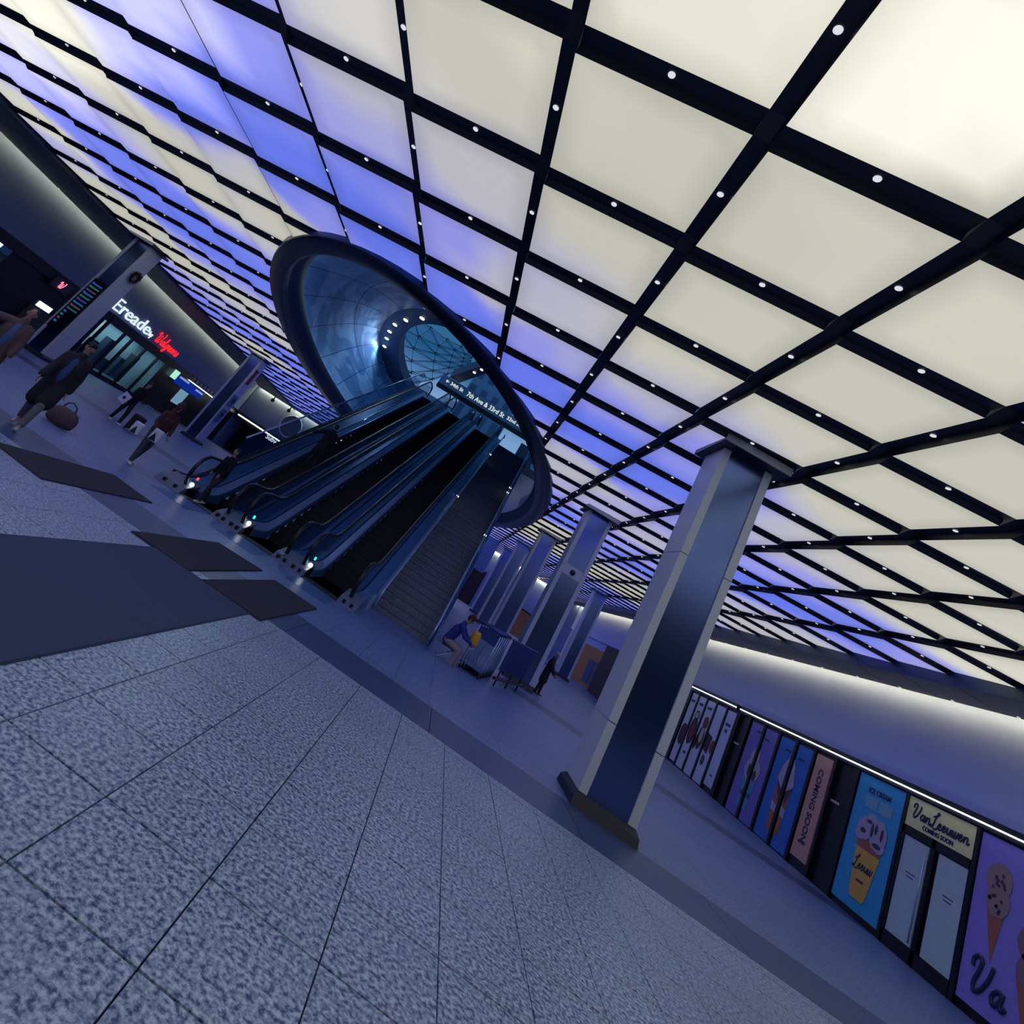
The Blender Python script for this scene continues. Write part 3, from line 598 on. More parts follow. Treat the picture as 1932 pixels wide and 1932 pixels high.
# ================================================================ ESCALATORS
SL = 0.56; YI, YT = 14.05, 27.45; ZT = SL * (YT - YI)
def ez(y): return 0.0 if y < YI else (ZT if y > YT else SL * (y - YI))
def epath(y0, y1, dz, n=3):
    ys = [y0] + [y for y in (YI - 0.35, YI, YI + 0.35, YT - 0.35, YT, YT + 0.35) if y0 < y < y1] + [y1]
    out = []
    for y in ys:
        z = ez(y)
        if y == YI: z += 0.05
        if y == YT: z -= 0.05
        out.append((y, z + dz))
    return out
def hand_path():
    pts = [(13.15, 0.12), (12.85, 0.10), (12.62, 0.16), (12.47, 0.36), (12.46, 0.56), (12.56, 0.74), (12.76, 0.84), (13.0, 0.86)]
    pts += epath(13.3, YT + 1.0, 0.86)
    e = YT + 1.0
    pts += [(e + 0.2, ZT + 0.78), (e + 0.28, ZT + 0.55), (e + 0.2, ZT + 0.3), (e, ZT + 0.15)]
    return pts
def side_strip(mb, x0, x1, y0, y1, d0, d1, z00=0.0, z01=0.0):
    """prism between x0..x1 following the incline, from dz d0 to d1"""
    A = epath(y0, y1, 0)
    rings = [[(x0, y, z + d0), (x1, y, z + d0 + z00), (x1, y, z + d1 + z01), (x0, y, z + d1)] for y, z in A]
    return mb.loft(rings, True, True)
step_proto = [None]
def escalator(xa, xb, label, lightcol, has_left, has_right):
    """xa..xb = step band; plinth edges given by has_left/has_right = outer x of the deck"""
    t_ = thing('escalator', ((xa + xb) / 2, 13.0, 0), label, 'escalator', 'escalators under the oval opening')
    # steps
    k = 0; y = 12.75
    first = None
    while y < YT + 0.2:
        z = max(0.0, min(ZT, math.floor((y - YI) / 0.32 + 1) * 0.32 * SL if y > YI - 0.3 else 0.0))
        if first is None:
            o = MB().box((xa + 0.01, y, z - 0.24), (xb - 0.01, y + 0.315, z)).build('step', M_step, t_, origin=((xa + xb) / 2, y, z)); first = (o, y, z)
        else: copy_part(first[0], t_, (0, y - first[1], z - first[2]))
        y += 0.32; k += 1
    MB().box((xa, YT + 0.4, ZT - 0.12), (xb, YT + 1.4, ZT)).build('landing_plate', M_comb, t_)
    # combs at the bottom and the floor plate
    MB().box((xa, 12.3, 0.001), (xb, 12.74, 0.012)).build('comb_plate', M_rub, t_)
    fp = MB()
    for q in range(14): fp.box((xa, 11.15 + q * 0.08, 0.001), (xb, 11.15 + q * 0.08 + 0.05, 0.008))
    fp.build('floor_plate', M_steeld, t_)
    for s_, xi, xo in ((-1, xa, has_left), (1, xb, has_right)):
        g = xi + s_ * 0.15                       # glass position
        side_strip(MB(), xi, xi + s_ * 0.02, 12.55, YT + 1.2, -0.1, 0.13).build('skirt', M_steeld, t_)
        side_strip(MB(), xi, xi + s_ * 0.02, 12.6, YT + 1.2, 0.13, 0.155).build('skirt_trim', M_steel, t_)
        mb = MB(); A = epath(12.65, YT + 1.2, 0)
        mb.loft([[(xi + s_*0.02, y, z + 0.14), (g - s_*0.02, y, z + 0.26), (g - s_*0.02, y, z - 0.1), (xi + s_*0.02, y, z - 0.1)] for y, z in A], True, True)
        mb.build('inner_deck', M_steel, t_)
        mb = MB(); mb.loft([[(g + s_*0.02, y, z + 0.26), (xo, y, z + 0.22), (xo, y, z - 0.35), (g + s_*0.02, y, z - 0.35)] for y, z in epath(12.95, YT + 1.2, 0)], True, True)
        mb.build('outer_deck', M_steeld, t_)
        # glass balustrade panels
        H = [(12.55, 0.30), (12.53, 0.56), (12.62, 0.74), (12.8, 0.82), (13.2, 0.83)]
        mb = MB(); prof = [(13.2, 0.24), (12.75, 0.24)] + H[::1]
        mb.poly([(g - 0.008, y, z) for y, z in prof], (0.016, 0, 0)).build('newel_glass', M_glass, t_)
        y = 13.21
        while y < YT + 0.9:
            y2 = min(y + 1.8, YT + 0.9); A = [(q[0], q[1]) for q in epath(y, y2, 0)]
            mb = MB(); mb.loft([[(g - 0.008, a, z + 0.24), (g + 0.008, a, z + 0.24), (g + 0.008, a, z + 0.83), (g - 0.008, a, z + 0.83)] for a, z in A], True, True)
            mb.build('glass_panel', M_glass, t_); y = y2 + 0.012
        MB().tube([(g, y, z) for y, z in hand_path()], 0.042, 8, flat=0.75).build('handrail', M_rub, t_, smooth=True)
        # front plinth
        x0, x1 = sorted((xi, xo)); pl = MB().add([(x0, 12.3, 0), (x1, 12.3, 0), (x1, 13.0, 0), (x0, 13.0, 0), (x0, 12.42, 0.12), (x1, 12.42, 0.12), (x1, 13.0, 0.24), (x0, 13.0, 0.24)], [(0,3,2,1),(4,5,6,7),(0,1,5,4),(1,2,6,5),(2,3,7,6),(3,0,4,7)]).build('plinth', M_comb, t_)
        for q in (0.3, 0.72):
            xx = x0 + (x1 - x0) * q; MB().box((xx - 0.03, 12.33, 0.03), (xx + 0.03, 12.45, 0.10)).build('vent', M_black, pl)
    x0 = xa + 0.0
    MB().sphere((xa - 0.03, 12.62, 0.22), 0.045, 10, 6).build('guide_light', M_spot, t_)
    MB().box((xa - 0.05, 12.66, 0.33), (xa - 0.02, 12.7, 0.39)).build('status_light', emat('status_' + lightcol[0], lightcol[1], 2.0), t_)
    return t_
escalator(-5.37, -4.58, 'leftmost of three escalators, with two people riding and boarding it', ('red', (255, 60, 80)), -6.0, -4.25)
escalator(-3.92, -3.11, 'middle escalator of the three, empty, with black steps', ('green', (60, 255, 190)), -4.25, -2.755)
escalator(-2.40, -1.57, 'empty escalator right beside the wide stone stairs', ('green', (60, 255, 190)), -2.755, -1.17)
# guard left of the escalators
gd = thing('glass_guard', (-6.05, 15.0, 0), 'sloping glass guard with thin steel rail left of the escalators', 'railing')
y = 14.9
while y < 28:
    y2 = min(y + 2.2, 28.0)
    MB().loft([[(-6.06, a, z + 0.25), (-6.045, a, z + 0.25), (-6.045, a, z + 1.02), (-6.06, a, z + 1.02)] for a, z in epath(y, y2, 0)], True, True).build('glass_panel', M_glass, gd); y = y2 + 0.02
MB().tube([(-6.05, a, z + 1.05) for a, z in epath(14.9, 28.4, 0)], 0.025, 8).build('rail', M_steel, gd, smooth=True)
side_strip(MB(), -6.1, -6.0, 13.0, 28.4, -0.9, 0.24).build('side_cladding', M_dark, gd)

# ================================================================ STAIRS
st = thing('staircase', (-0.35, 14.7, 0), 'wide dark granite staircase climbing beside the escalators', 'stairs')
ns = 48; yr = (28.0 - 14.7) / ns; zr = 7.5 / ns
s0 = None
for k in range(ns):
    y = 14.7 + k * yr; z = (k + 1) * zr
    if s0 is None: s0 = MB().box((-1.1, y, z - zr - 0.25), (0.4, y + yr + 0.03, z)).build('step', M_stair, st, origin=(-0.35, y, z)); so = (y, z)
    else: copy_part(s0, st, (0, y - so[0], z - so[1]))
    if k == 0: nz0 = MB().box((-1.1, y - 0.025, z - 0.022), (0.4, y + 0.03, z + 0.003)).build('nosing', M_comb, st, origin=(-0.35, y, z))
    else: copy_part(nz0, st, (0, y - so[0], z - so[1]))
for kk, (xa, m_, nm) in enumerate(((-1.17, M_steel, 'side_wall'), (0.42, M_steeld, 'side_wall'))):
    A = [(14.0, 0.0), (14.7, 0.0), (28.0, 7.5), (28.6, 7.5)]
    MB().loft([[(xa, y, max(0.0, z - 0.4)), (xa + 0.05, y, max(0.0, z - 0.4)), (xa + 0.05, y, z + 0.3 + 0.12 * kk), (xa, y, z + 0.3 + .12 * kk)] for y, z in A], True, True).build(nm, m_, st)
hr = [(-1.06, (14.6, 0.55)), (0.36, (14.6, 0.55))]
for x, _ in hr:
    P_ = [(x, 14.3, 0.12), (x, 14.35, 0.5), (x, 14.55, 0.62), (x, 27.9, 8.1), (x, 28.6, 8.1)]
    hl = MB().tube(P_, 0.026, 8).build('handrail', M_steel, st, smooth=True)
    for q in range(6):
        y = 16.0 + q * 2.2; z = 0.62 + (y - 14.55) * 0.5603
        MB().cyl((x, y, z), (x + (0.06 if x > 0 else -0.06), y, z - 0.25), 0.012, 6).build('bracket', M_steel, hl)
    for y in ((20.0, 24.8) if x < 0 else (18.8, 22.4, 22.9)):
        z = 0.62 + (y - 14.55) * 0.5603 - 0.05
        MB().sphere((x, y, z), 0.04, 8, 6).build('rail_light', M_spot, hl)
mb = MB(); y = 14.6
while y < 28:
    y2 = min(y + 1.9, 28.0)
    f_ = lambda q: max(0, (q - 14.7) * 0.5639)
    MB().loft([[(0.44, q, f_(q) + 0.40), (0.455, q, f_(q) + 0.40), (0.455, q, f_(q) + 0.95), (0.44, q, f_(q) + 0.95)] for q in (y, y2)], True, True).build('glass_panel', M_glass, st); y = y2 + 0.02
MB().poly([(0.47, 14.8, 0.0), (0.47, 28.0, 0.0), (0.47, 28.0, 7.4), (0.47, 27.6, 7.4)], (0.03, 0, 0)).build('outer_cladding', M_steeld, st)
# ================================================================ COLUMNS
def column(x, y, label, collar=True, dome=False, zt=5.42):
    w, d, e = 0.86, 0.80, 0.125
    t_ = thing('column', (x, y + d / 2, 0), label, 'column', 'square columns of the concourse')
    z0 = 0.16
    x0, x1, y1 = x - w / 2, x + w / 2, y + d
    bd_ = MB(); bd_.box((x0 + 0.01, y + 0.06, z0), (x1 - 0.01, y1 - 0.06, zt)); bd_.build('core', M_white, t_)
    cuts = [z0, 1.05, 3.55, zt]
    for k in range(3):
        a, b_ = cuts[k] + 0.006, cuts[k + 1] - 0.006
        for s_ in (-1, 1):
            xs = x0 if s_ < 0 else x1
            # C-shaped cladding: corner leg, side face, corner leg
            pts = [(xs, y), (xs - s_ * e, y), (xs - s_ * e, y + 0.07), (xs - s_ * 0.02, y + 0.07), (xs - s_ * 0.02, y1 - 0.07), (xs - s_ * e, y1 - 0.07), (xs - s_ * e, y1), (xs, y1)]
            MB().poly([(px_, py_, a) for px_, py_ in pts], (0, 0, b_ - a)).build('cladding_panel', M_white, t_)
    MB().box((x0 + e, y + 0.03, z0), (x1 - e, y + 0.058, zt)).build('steel_panel', M_navy, t_)
    MB().box((x0 + e, y1 - 0.058, z0), (x1 - e, y1 - 0.03, zt)).build('steel_panel', M_navy, t_)
    mb = MB(); mb.loft([[(x0 - 0.06, y - 0.10, 0), (x1 + 0.06, y - 0.10, 0), (x1 + 0.06, y1 + 0.1, 0), (x0 - 0.06, y1 + 0.1, 0)], [(x0 - 0.05, y - 0.07, 0.1), (x1 + 0.05, y - 0.07, 0.1), (x1 + 0.05, y1 + 0.07, 0.1), (x0 - 0.05, y1 + 0.07, 0.1)], [(x0 - 0.0, y, z0), (x1, y, z0), (x1, y1, z0), (x0, y1, z0)]], True, True); mb.build('base', M_base, t_)
    if collar:
        MB().box((x0 - 0.14, y - 0.30, zt), (x1 + 0.14, y1 + 0.2, zt + 0.2)).build('collar', M_beam, t_)
        MB().box((x0 - 0.14, y - 0.33, zt - 0.01), (x1 + 0.14, y - 0.30, zt + 0.12)).build('collar_fascia', mat('collar_grey', (150, 158, 172), 0.5), t_)
    if dome:
        MB().box((x0 + e, y + 0.02, 3.3), (x1 - e, y + 0.032, 3.62)).build('camera_plate', M_white, t_)
        MB().sphere((x, y + 0.0, 3.45), 0.085, 12, 8).build('camera_dome', M_black, t_, smooth=True)
    return t_
colN = column(3.29, 9.12, 'nearest column, large, pale sides with a dark blue steel face', True)
col2 = column(3.29, 19.2, 'column with a black camera dome behind the nearest column', True, True)
column(3.29, 29.6, 'third column of the row, just beyond the one with the camera dome')
column(3.29, 40.0, 'fourth column of the row, half hidden behind the third')
column(3.29, 50.5, 'farthest column of the row, seen as a sliver past the fourth')
column(9.05, 40.0, 'slim far column standing right of the person with dark luggage')
colL = column(-16.7, 20.7, 'column with a wreath and departure board on the far left', True)
colL2 = column(-15.35, 31.6, 'column with a red banner and blue direction signs, left of the escalators', True)
# hung on the left columns
wreath = thing('wreath', (-16.26, 21.1, 4.15), 'round dark holly wreath hung high on the far left column', 'wreath')
M_leaf = mat('wreath_leaf', (30, 44, 40), 0.6); M_berry = mat('wreath_berry', (120, 50, 56), 0.4)
lf = MB(); be = MB()
for k in range(150):
    a = random.uniform(0, 2 * math.pi); rr = 0.2 + random.gauss(0, 0.035)
    c = Vector((-16.21 + random.uniform(0, 0.07), 21.12 + rr * math.cos(a), 4.15 + rr * math.sin(a)))
    d1 = Vector((random.uniform(-.3, 1), random.uniform(-1, 1), random.uniform(-1, 1))).normalized() * 0.07; d2 = d1.cross(Vector((random.random(), random.random(), random.random()))).normalized() * 0.028
    lf.add([c - d1, c + d2, c + d1, c - d2, c + Vector((0.012, 0, 0))], [(0, 1, 4), (1, 2, 4), (2, 3, 4), (3, 0, 4), (0, 3, 2, 1)])
    if k % 6 == 0: be.sphere(c + Vector((0.03, 0, 0)), 0.022, 6, 4)
lf.build('foliage', M_leaf, wreath); be.build('berry_cluster', M_berry, wreath)
MB().tube([(-16.22, 21.12 + 0.2 * math.cos(a), 4.15 + 0.2 * math.sin(a)) for a in (2*math.pi*k/20 for k in range(21))], 0.04, 6).build('ring', M_leaf, wreath, smooth=True)
board = thing('departure_board', (-16.7, 20.7, 1.2), 'tall black departure board with blue and green rows on the far left column', 'display')
MB().box((-17.0, 20.64, 1.05), (-16.4, 20.72, 3.32)).build('screen', M_black, board)
cols_ = [(70, 110, 230), (60, 150, 150), (110, 90, 130), (60, 130, 235), (50, 150, 150), (80, 90, 190), (50, 130, 235), (130, 100, 130), (60, 120, 140), (60, 110, 150), (60, 90, 160), (60, 90, 180), (60, 90, 180)]
for k, c_ in enumerate(cols_):
    z = 3.08 - k * 0.15
    MB().box((-16.94, 20.635, z), (-16.94 + (0.46 if k < 9 else 0.12), 20.64, z + 0.06)).box((-16.94, 20.634, z + .02), (-16.86, 20.64, z + 0.085)).build('row', emat('board_row_%d' % (k % 9), c_, 0.35), board)
ban = thing('banner', (-14.93, 32.0, 4.3), 'small dark red banner high on the column left of the escalators', 'banner')
MB().box((-14.92, 31.75, 3.85), (-14.86, 32.0, 4.75)).build('cloth', mat('banner_red', (120, 24, 40), 0.6), ban); MB().box((-14.93, 31.7, 4.72), (-14.84, 32.05, 4.78)).build('rod', M_black, ban)
M_bsg = mat('sign_teal_blue', (62, 110, 160), 0.5)
for zz, lb in ((2.75, 'upper square blue sign on the column left of the escalators'), (1.85, 'lower tall blue sign on the column left of the escalators')):
    s_ = thing('direction_sign', (-14.92, 31.8, zz), lb, 'sign')
    MB().box((-14.92, 31.55, zz - (0.3 if zz > 2 else 0.45)), (-14.82, 32.05, zz + 0.3)).build('board', M_bsg, s_)
    MB().box((-14.82, 31.62, zz - 0.12), (-14.815, 31.98, zz + 0.1)).build('symbol', M_black, s_)

# ================================================================ RIGHT STOREFRONTS
RW = Frame((12.62, 0, 0), (0, -1, 0), (0, 0, 1))      # a = -Y
def ink(name, c): return mat(name, c, 0.55)
def pane(parent, y0, y1, z0, z1, m, name='poster', c=0.03):
    """poster between Y y0 (left, far) and y1 (right, near)"""
    mb = MB(); RW.box(mb, -y0, z0, 0.0, -y1, z1, c); return mb.build(name, m, parent)
def blob(parent, name, m, cy, cz, ry_, rz_, c=0.034, n=14, jit=0.08, th=0.004):
    pts = [(-cy + ry_ * math.cos(a) * (1 + random.uniform(-jit, jit)), cz + rz_ * math.sin(a) * (1 + random.uniform(-jit, jit))) for a in (2*math.pi*k/n for k in range(n))]
    mb = MB(); RW.poly(mb, pts, c, c + th); return mb.build(name, m, parent)
def shape(parent, name, m, pts, c=0.034, th=0.004):
    mb = MB(); RW.poly(mb, [(-y, z) for y, z in pts], c, c + th); return mb.build(name, m, parent)
def frames(parent, ys, z0, z1, w=0.06, d=0.07):
    for y in ys:
        mb = MB(); RW.box(mb, -y - w, z0, -0.02, -y + w, z1, d); mb.build('mullion', M_black, parent)
M_pw = ink('poster_white', (184, 200, 238)); M_choc = ink('print_chocolate', (58, 34, 50)); M_cream = ink('print_cream', (190, 180, 180)); M_ink = ink('print_navy', (34, 50, 92))
M_red = ink('print_red', (120, 50, 64)); M_pb = ink('poster_blue', (40, 108, 200)); M_pp = ink('poster_purple', (108, 106, 196)); M_pk = ink('poster_peach', (200, 152, 142))
M_teal = ink('print_teal', (70, 150, 190)); M_cy = ink('poster_cyan', (52, 160, 216)); M_gold = ink('print_gold', (214, 170, 84)); M_cone = ink('print_cone', (156, 96, 84)); M_ice = ink('print_ice', (168, 160, 190))
M_yel = ink('sign_yellow', (240, 236, 168)); M_mint = ink('door_white', (176, 202, 210)); M_viol = ink('poster_violet', (140, 128, 224)); M_ds = ink('print_dark', (70, 54, 76)); M_tan = ink('print_tan', (150, 126, 130))
def header(y0, y1, name_label, lit):
    pass
# --- shop A, white posters
A_ = thing('storefront', (12.6, 28.2, 0), 'shopfront with tall white posters of dark chocolate desserts', 'storefront')
pane(A_, 30.9, 25.85, 0.0, 3.07, M_black, 'backing', -0.01)
for k, (y0, y1, zb) in enumerate(((30.39, 29.72, .1), (29.58, 28.82, .05), (28.66, 27.86, .04), (27.7, 26.88, .04), (26.7, 25.94, .19))): pane(A_, y0, y1, zb, 2.97, M_pw)
frames(A_, (30.55, 29.65, 28.74, 27.78, 26.79, 25.84), 0, 3.05)
blob(A_, 'print_dessert', M_choc, 30.0, 1.25, .33, .45); blob(A_, 'print_dessert', M_choc, 29.2, 1.55, .36, .55); blob(A_, 'print_dessert', M_red, 29.15, 1.5, .18, .35, .039); blob(A_, 'print_dessert', M_ink, 29.2, 2.2, .22, .2, .039); blob(A_, 'print_dessert', M_cream, 29.2, 2.2, .14, .12, .044)
blob(A_, 'print_dessert', M_red, 28.2, 2.1, .25, .25); blob(A_, 'print_dessert', M_choc, 28.25, 1.5, .3, .45); blob(A_, 'print_dessert', M_cream, 28.2, 1.6, .14, .3, .039); blob(A_, 'print_dessert', M_choc, 28.55, 1.25, .12, .3)
shape(A_, 'print_dessert', M_choc, [(27.7, 1.2), (27.25, 1.1), (27.2, 1.75), (27.7, 1.85)]); blob(A_, 'print_dessert', M_red, 27.02, 1.45, .16, .25); blob(A_, 'print_dessert', M_ds, 27.4, .85, .15, .2)
for y, z in ((30.1, 2.6), (29.2, 2.62), (28.3, 2.62), (26.35, 2.4)): shape(A_, 'print_caption', M_ink, [(y + .2, z), (y - .2, z), (y - .2, z + .1), (y + .2, z + .1)])
shape(A_, 'print_caption', M_ink, [(26.45, 2.15), (26.25, 2.15), (26.25, 2.28), (26.45, 2.28)]); shape(A_, 'print_caption', M_ink, [(29.3, .62), (29.05, .62), (29.05, .72), (29.3, .72)]); shape(A_, 'print_caption', M_ink, [(26.45, .55), (26.2, .55), (26.2, .6), (26.45, .6)])
# --- dark doors between
for (y0, y1, lb) in ((25.78, 24.78, 'plain black recessed doorway between white and purple posters'), (19.62, 18.58, 'plain black recessed doorway left of the bright blue ice cream poster')):
    d_ = thing('doorway', (12.6, (y0 + y1) / 2, 0), lb, 'door')
    mb = MB(); RW.box(mb, -y0, 0, -0.12, -y1, 3.07, -0.05); mb.build('door_leaf', M_black, d_)
    for y in (y0 - .06, y1 + .08): 
        mb = MB(); RW.box(mb, -y - .05, 0, -0.12, -y + .05, 3.07, 0.06); mb.build('jamb', M_black, d_)
    mb = MB(); RW.box(mb, -y0 + .12, 2.0, -0.05, -y0 + .5, 2.06, -0.04); mb.build('sticker', M_cream, d_)
# --- shop B, purple + blue dessert posters + COMING SOON
B_ = thing('storefront', (12.6, 22.2, 0), 'shopfront with purple and blue dessert posters and a peach COMING SOON panel', 'storefront')
pane(B_, 24.72, 19.66, 0.0, 3.07, M_black, 'backing', -0.01)
for y0, y1, m_, zb in ((24.64, 23.85, M_pp, .03), (23.6, 22.8, M_pp, .03), (22.58, 21.76, M_pb, .03), (21.5, 20.72, M_pb, .04)): pane(B_, y0, y1, zb, 2.98, m_)
pk = pane(B_, 20.5, 19.7, .24, 2.98, M_pk)
frames(B_, (23.73, 22.69, 21.63, 20.61), 0, 3.05)
def dessert(p, yc, halves, cup, low):
    for y0, y1 in halves:
        def clip(pts): return [(max(min(y, y0), y1), z) for y, z in pts]
        def E_(cy, cz, a, b_, n=18): return clip([(cy + a * math.cos(q), cz + b_ * math.sin(q)) for q in (2*math.pi*k/n for k in range(n))])
        if cup == 'shake':
            shape(p, 'print_cup', M_teal, clip([(yc + .42, 1.25), (yc + .3, .35), (yc - .3, .35), (yc - .42, 1.25)]))
            shape(p, 'print_cup', ink('print_deep_teal', (36, 96, 130)), clip([(yc + .36, .85), (yc + .34, .7), (yc - .34, .7), (yc - .36, .85)]), .039)
            shape(p, 'print_cream', M_ice, E_(yc, 1.55, .52, .38), .039); shape(p, 'print_cream', M_ice, E_(yc + .05, 1.95, .3, .3), .04)
            shape(p, 'print_sauce', M_ds, E_(yc + .2, 1.5, .09, .2, 10), .045); shape(p, 'print_sauce', M_ds, E_(yc - .22, 1.4, .12, .18, 10), .045)
        else:
            shape(p, 'print_cup', M_cone, clip([(yc + .42, 1.6), (yc + .36, .45), (yc + .2, .32), (yc - .2, .32), (yc - .36, .45), (yc - .42, 1.6)]))
            shape(p, 'print_cream', M_ice, clip([(yc + .42, 1.15), (yc + .4, .9), (yc - .4, .85), (yc - .4, 1.05)]), .039)
            shape(p, 'print_sauce', M_ds, clip([(yc + .42, 1.75), (yc + .2, 1.3), (yc, 1.5), (yc - .25, 1.2), (yc - .44, 1.7)]), .041)
            shape(p, 'print_cream', M_ice, clip([(yc + .46, 1.8), (yc + .36, 2.2), (yc, 2.5), (yc - .3, 2.3), (yc - .48, 1.75), (yc - .1, 1.55), (yc + .2, 1.6)]), .043)
dessert(B_, 23.7, ((24.64, 23.85), (23.6, 22.8)), 'shake', 0); dessert(B_, 21.65, ((22.58, 21.76), (21.5, 20.72)), 'sundae', 0)
for y, z in ((24.0, 2.72), (23.4, 2.6), (22.0, 2.62), (21.2, 2.55)): shape(B_, 'print_caption', M_ink, [(y + .16, z), (y - .16, z), (y - .16, z + .06), (y + .16, z + .06)])
VF = Frame((12.62, 20.1, 0), (0, 0, -1), (0, -1, 0))     # vertical lettering, reads downwards
VF.n = RW.n
text_part(VF, 'COMING SOON', -2.62, -0.115, 0.32, M_ink, B_, 'lettering', c=0.034, weight=0.006, width=1.95)
shape(B_, 'print_caption', M_ds, [(20.3, .62), (19.95, .62), (19.95, .68), (20.3, .68)])
# --- shop C, ice cream
C_ = thing('storefront', (12.6, 16.0, 0), 'ice cream shopfront with blue cup poster, yellow sign and violet cone poster', 'storefront')
pane(C_, 18.56, 11.9, 0.0, 3.07, M_black, 'backing', -0.01)
pane(C_, 18.46, 16.7, .13, 3.05, M_cy); pane(C_, 14.48, 12.0, .16, 3.03, M_viol)
frames(C_, (18.55, 16.65, 14.55), 0, 3.06, .05)
text_part(RW, 'ICE CREAM', -17.6, 2.68, 0.17, M_ink, C_, 'lettering', c=0.034, align='CENTER', weight=0.004)
for y0 in (18.05, 17.52): shape(C_, 'print_note', ink('print_pale_blue', (120, 172, 196)), [(y0, 2.32), (y0 - .46, 2.32), (y0 - .46, 2.6), (y0, 2.6)])
shape(C_, 'print_cone', M_cone, [(18.02, 1.65), (17.08, 1.62), (17.15, 1.2), (17.95, 1.2)])
shape(C_, 'print_cup', M_gold, [(18.0, 1.42), (17.1, 1.40), (17.3, .42), (17.38, .36), (17.78, .36), (17.86, .44)], .039)
for cy, cz, a, b_ in ((17.82, 1.86, .28, .26), (17.32, 1.84, .30, .34), (17.62, 2.06, .25, .18), (17.22, 1.62, .2, .14), (17.95, 1.7, .18, .13)): blob(C_, 'print_scoop', M_ice, cy, cz, a, b_, .044 + random.uniform(0, .003), 18, .05)
for cy, cz, a, b_ in ((17.55, 1.9, .06, .16), (17.86, 1.8, .11, .06), (17.3, 1.62, .16, .05), (17.42, 1.95, .05, .12), (17.2, 1.9, .05, .14), (17.7, 2.05, .1, .04)): blob(C_, 'print_ripple', M_ds, cy, cz, a, b_, .051, 12, .15)
script_word(RW, 'Leeuw', -17.93, .98, .115, M_ink, C_, .014, c=.045)
shape(C_, 'print_caption', M_ds, [(17.72, .72), (17.45, .72), (17.45, .77), (17.72, .77)], .044)
# transom sign
ts = pane(C_, 16.6, 14.6, 2.42, 3.05, M_yel, 'sign_board', .035)
script_word(RW, 'VanLeeuwen', -16.42, 2.64, .128, M_ink, C_, .0165, c=.045, gap={2: .1})
text_part(RW, 'COMING SOON', -15.6, 2.48, 0.125, M_ink, C_, 'lettering', c=0.04, align='CENTER', weight=0.004)
# doors
for y0, y1, hy in ((16.51, 15.75, 15.83), (15.46, 14.62, None)):
    dr = MB(); RW.box(dr, -y0, .28, 0, -y1, 2.22, .03); dr = dr.build('door', M_mint, C_)
    q = (y0 + y1) / 2
    for z, w_ in ((1.52, .3), (1.45, .22)): 
        mb = MB(); RW.box(mb, -q - w_ / 2, z, .03, -q + w_ / 2, z + .02, .034); mb.build('notice_line', M_ds, dr)
for y in (16.58, 15.62, 14.58): 
    mb = MB(); RW.box(mb, -y - .06, 0, -.02, -y + .06, 2.4, .06); mb.build('door_frame', M_black, C_)
mb = MB(); RW.box(mb, -16.6, 0, -.02, -14.6, .27, .06); mb.build('kick_plate', M_black, C_)
mb = MB(); RW.box(mb, -16.6, 2.24, -.02, -14.6, 2.41, .06); mb.build('door_head', M_black, C_)
hd = MB(); hd.cyl(RW.p(-15.70, .34, .13), RW.p(-15.70, 2.14, .13), .018, 8)
for z in (.5, 1.95): hd.cyl(RW.p(-15.70, z, .03), RW.p(-15.70, z, .13), .012, 6)
hd.build('pull_handle', M_steel, C_, smooth=True)
# violet poster art
shape(C_, 'print_cone', M_cone, [(14.13, 1.85), (13.72, 1.85), (13.88, .98)])
for cy, cz, a in ((13.93, 2.32, .3), (13.9, 1.98, .27)):
    blob(C_, 'print_scoop', M_tan, cy, cz, a, a, .039 + a * .01, 18, .05)
    for k in range(9): blob(C_, 'print_chip', M_ds, cy + random.uniform(-.2, .2), cz + random.uniform(-.2, .2), .035, .035, .046, 7, .3)
shape(C_, 'print_cone', M_cone, [(13.35, 1.1), (12.8, 1.1), (13.05, .2)])
for cy, cz, a in ((13.1, 1.62, .3), (13.05, 1.22, .3)): blob(C_, 'print_scoop', ink('print_mocha', (126, 104, 122)), cy, cz, a, a, .039, 18, .05)
script_word(RW, 'Va', -14.22, .42, .24, M_ink, C_, .035, c=.052)
# light tubes over the shopfronts
for k, (y0, y1, lb) in enumerate(((30.6, 26.06, 'bright light tube above the white dessert posters'), (25.72, 12.0, 'long bright light tube above the blue and yellow shopfronts'))):
    t_ = thing('light_tube', (12.6, (y0 + y1) / 2, 3.12), lb, 'lamp')
    mb = MB(); RW.box(mb, -y0, 3.08, 0.0, -y1, 3.3, .07); mb.build('housing', M_black, t_)
    MB().cyl(RW.p(-y0, 3.17, .10), RW.p(-y1, 3.17, .10), .014, 8).build('tube', M_tube, t_, smooth=True)
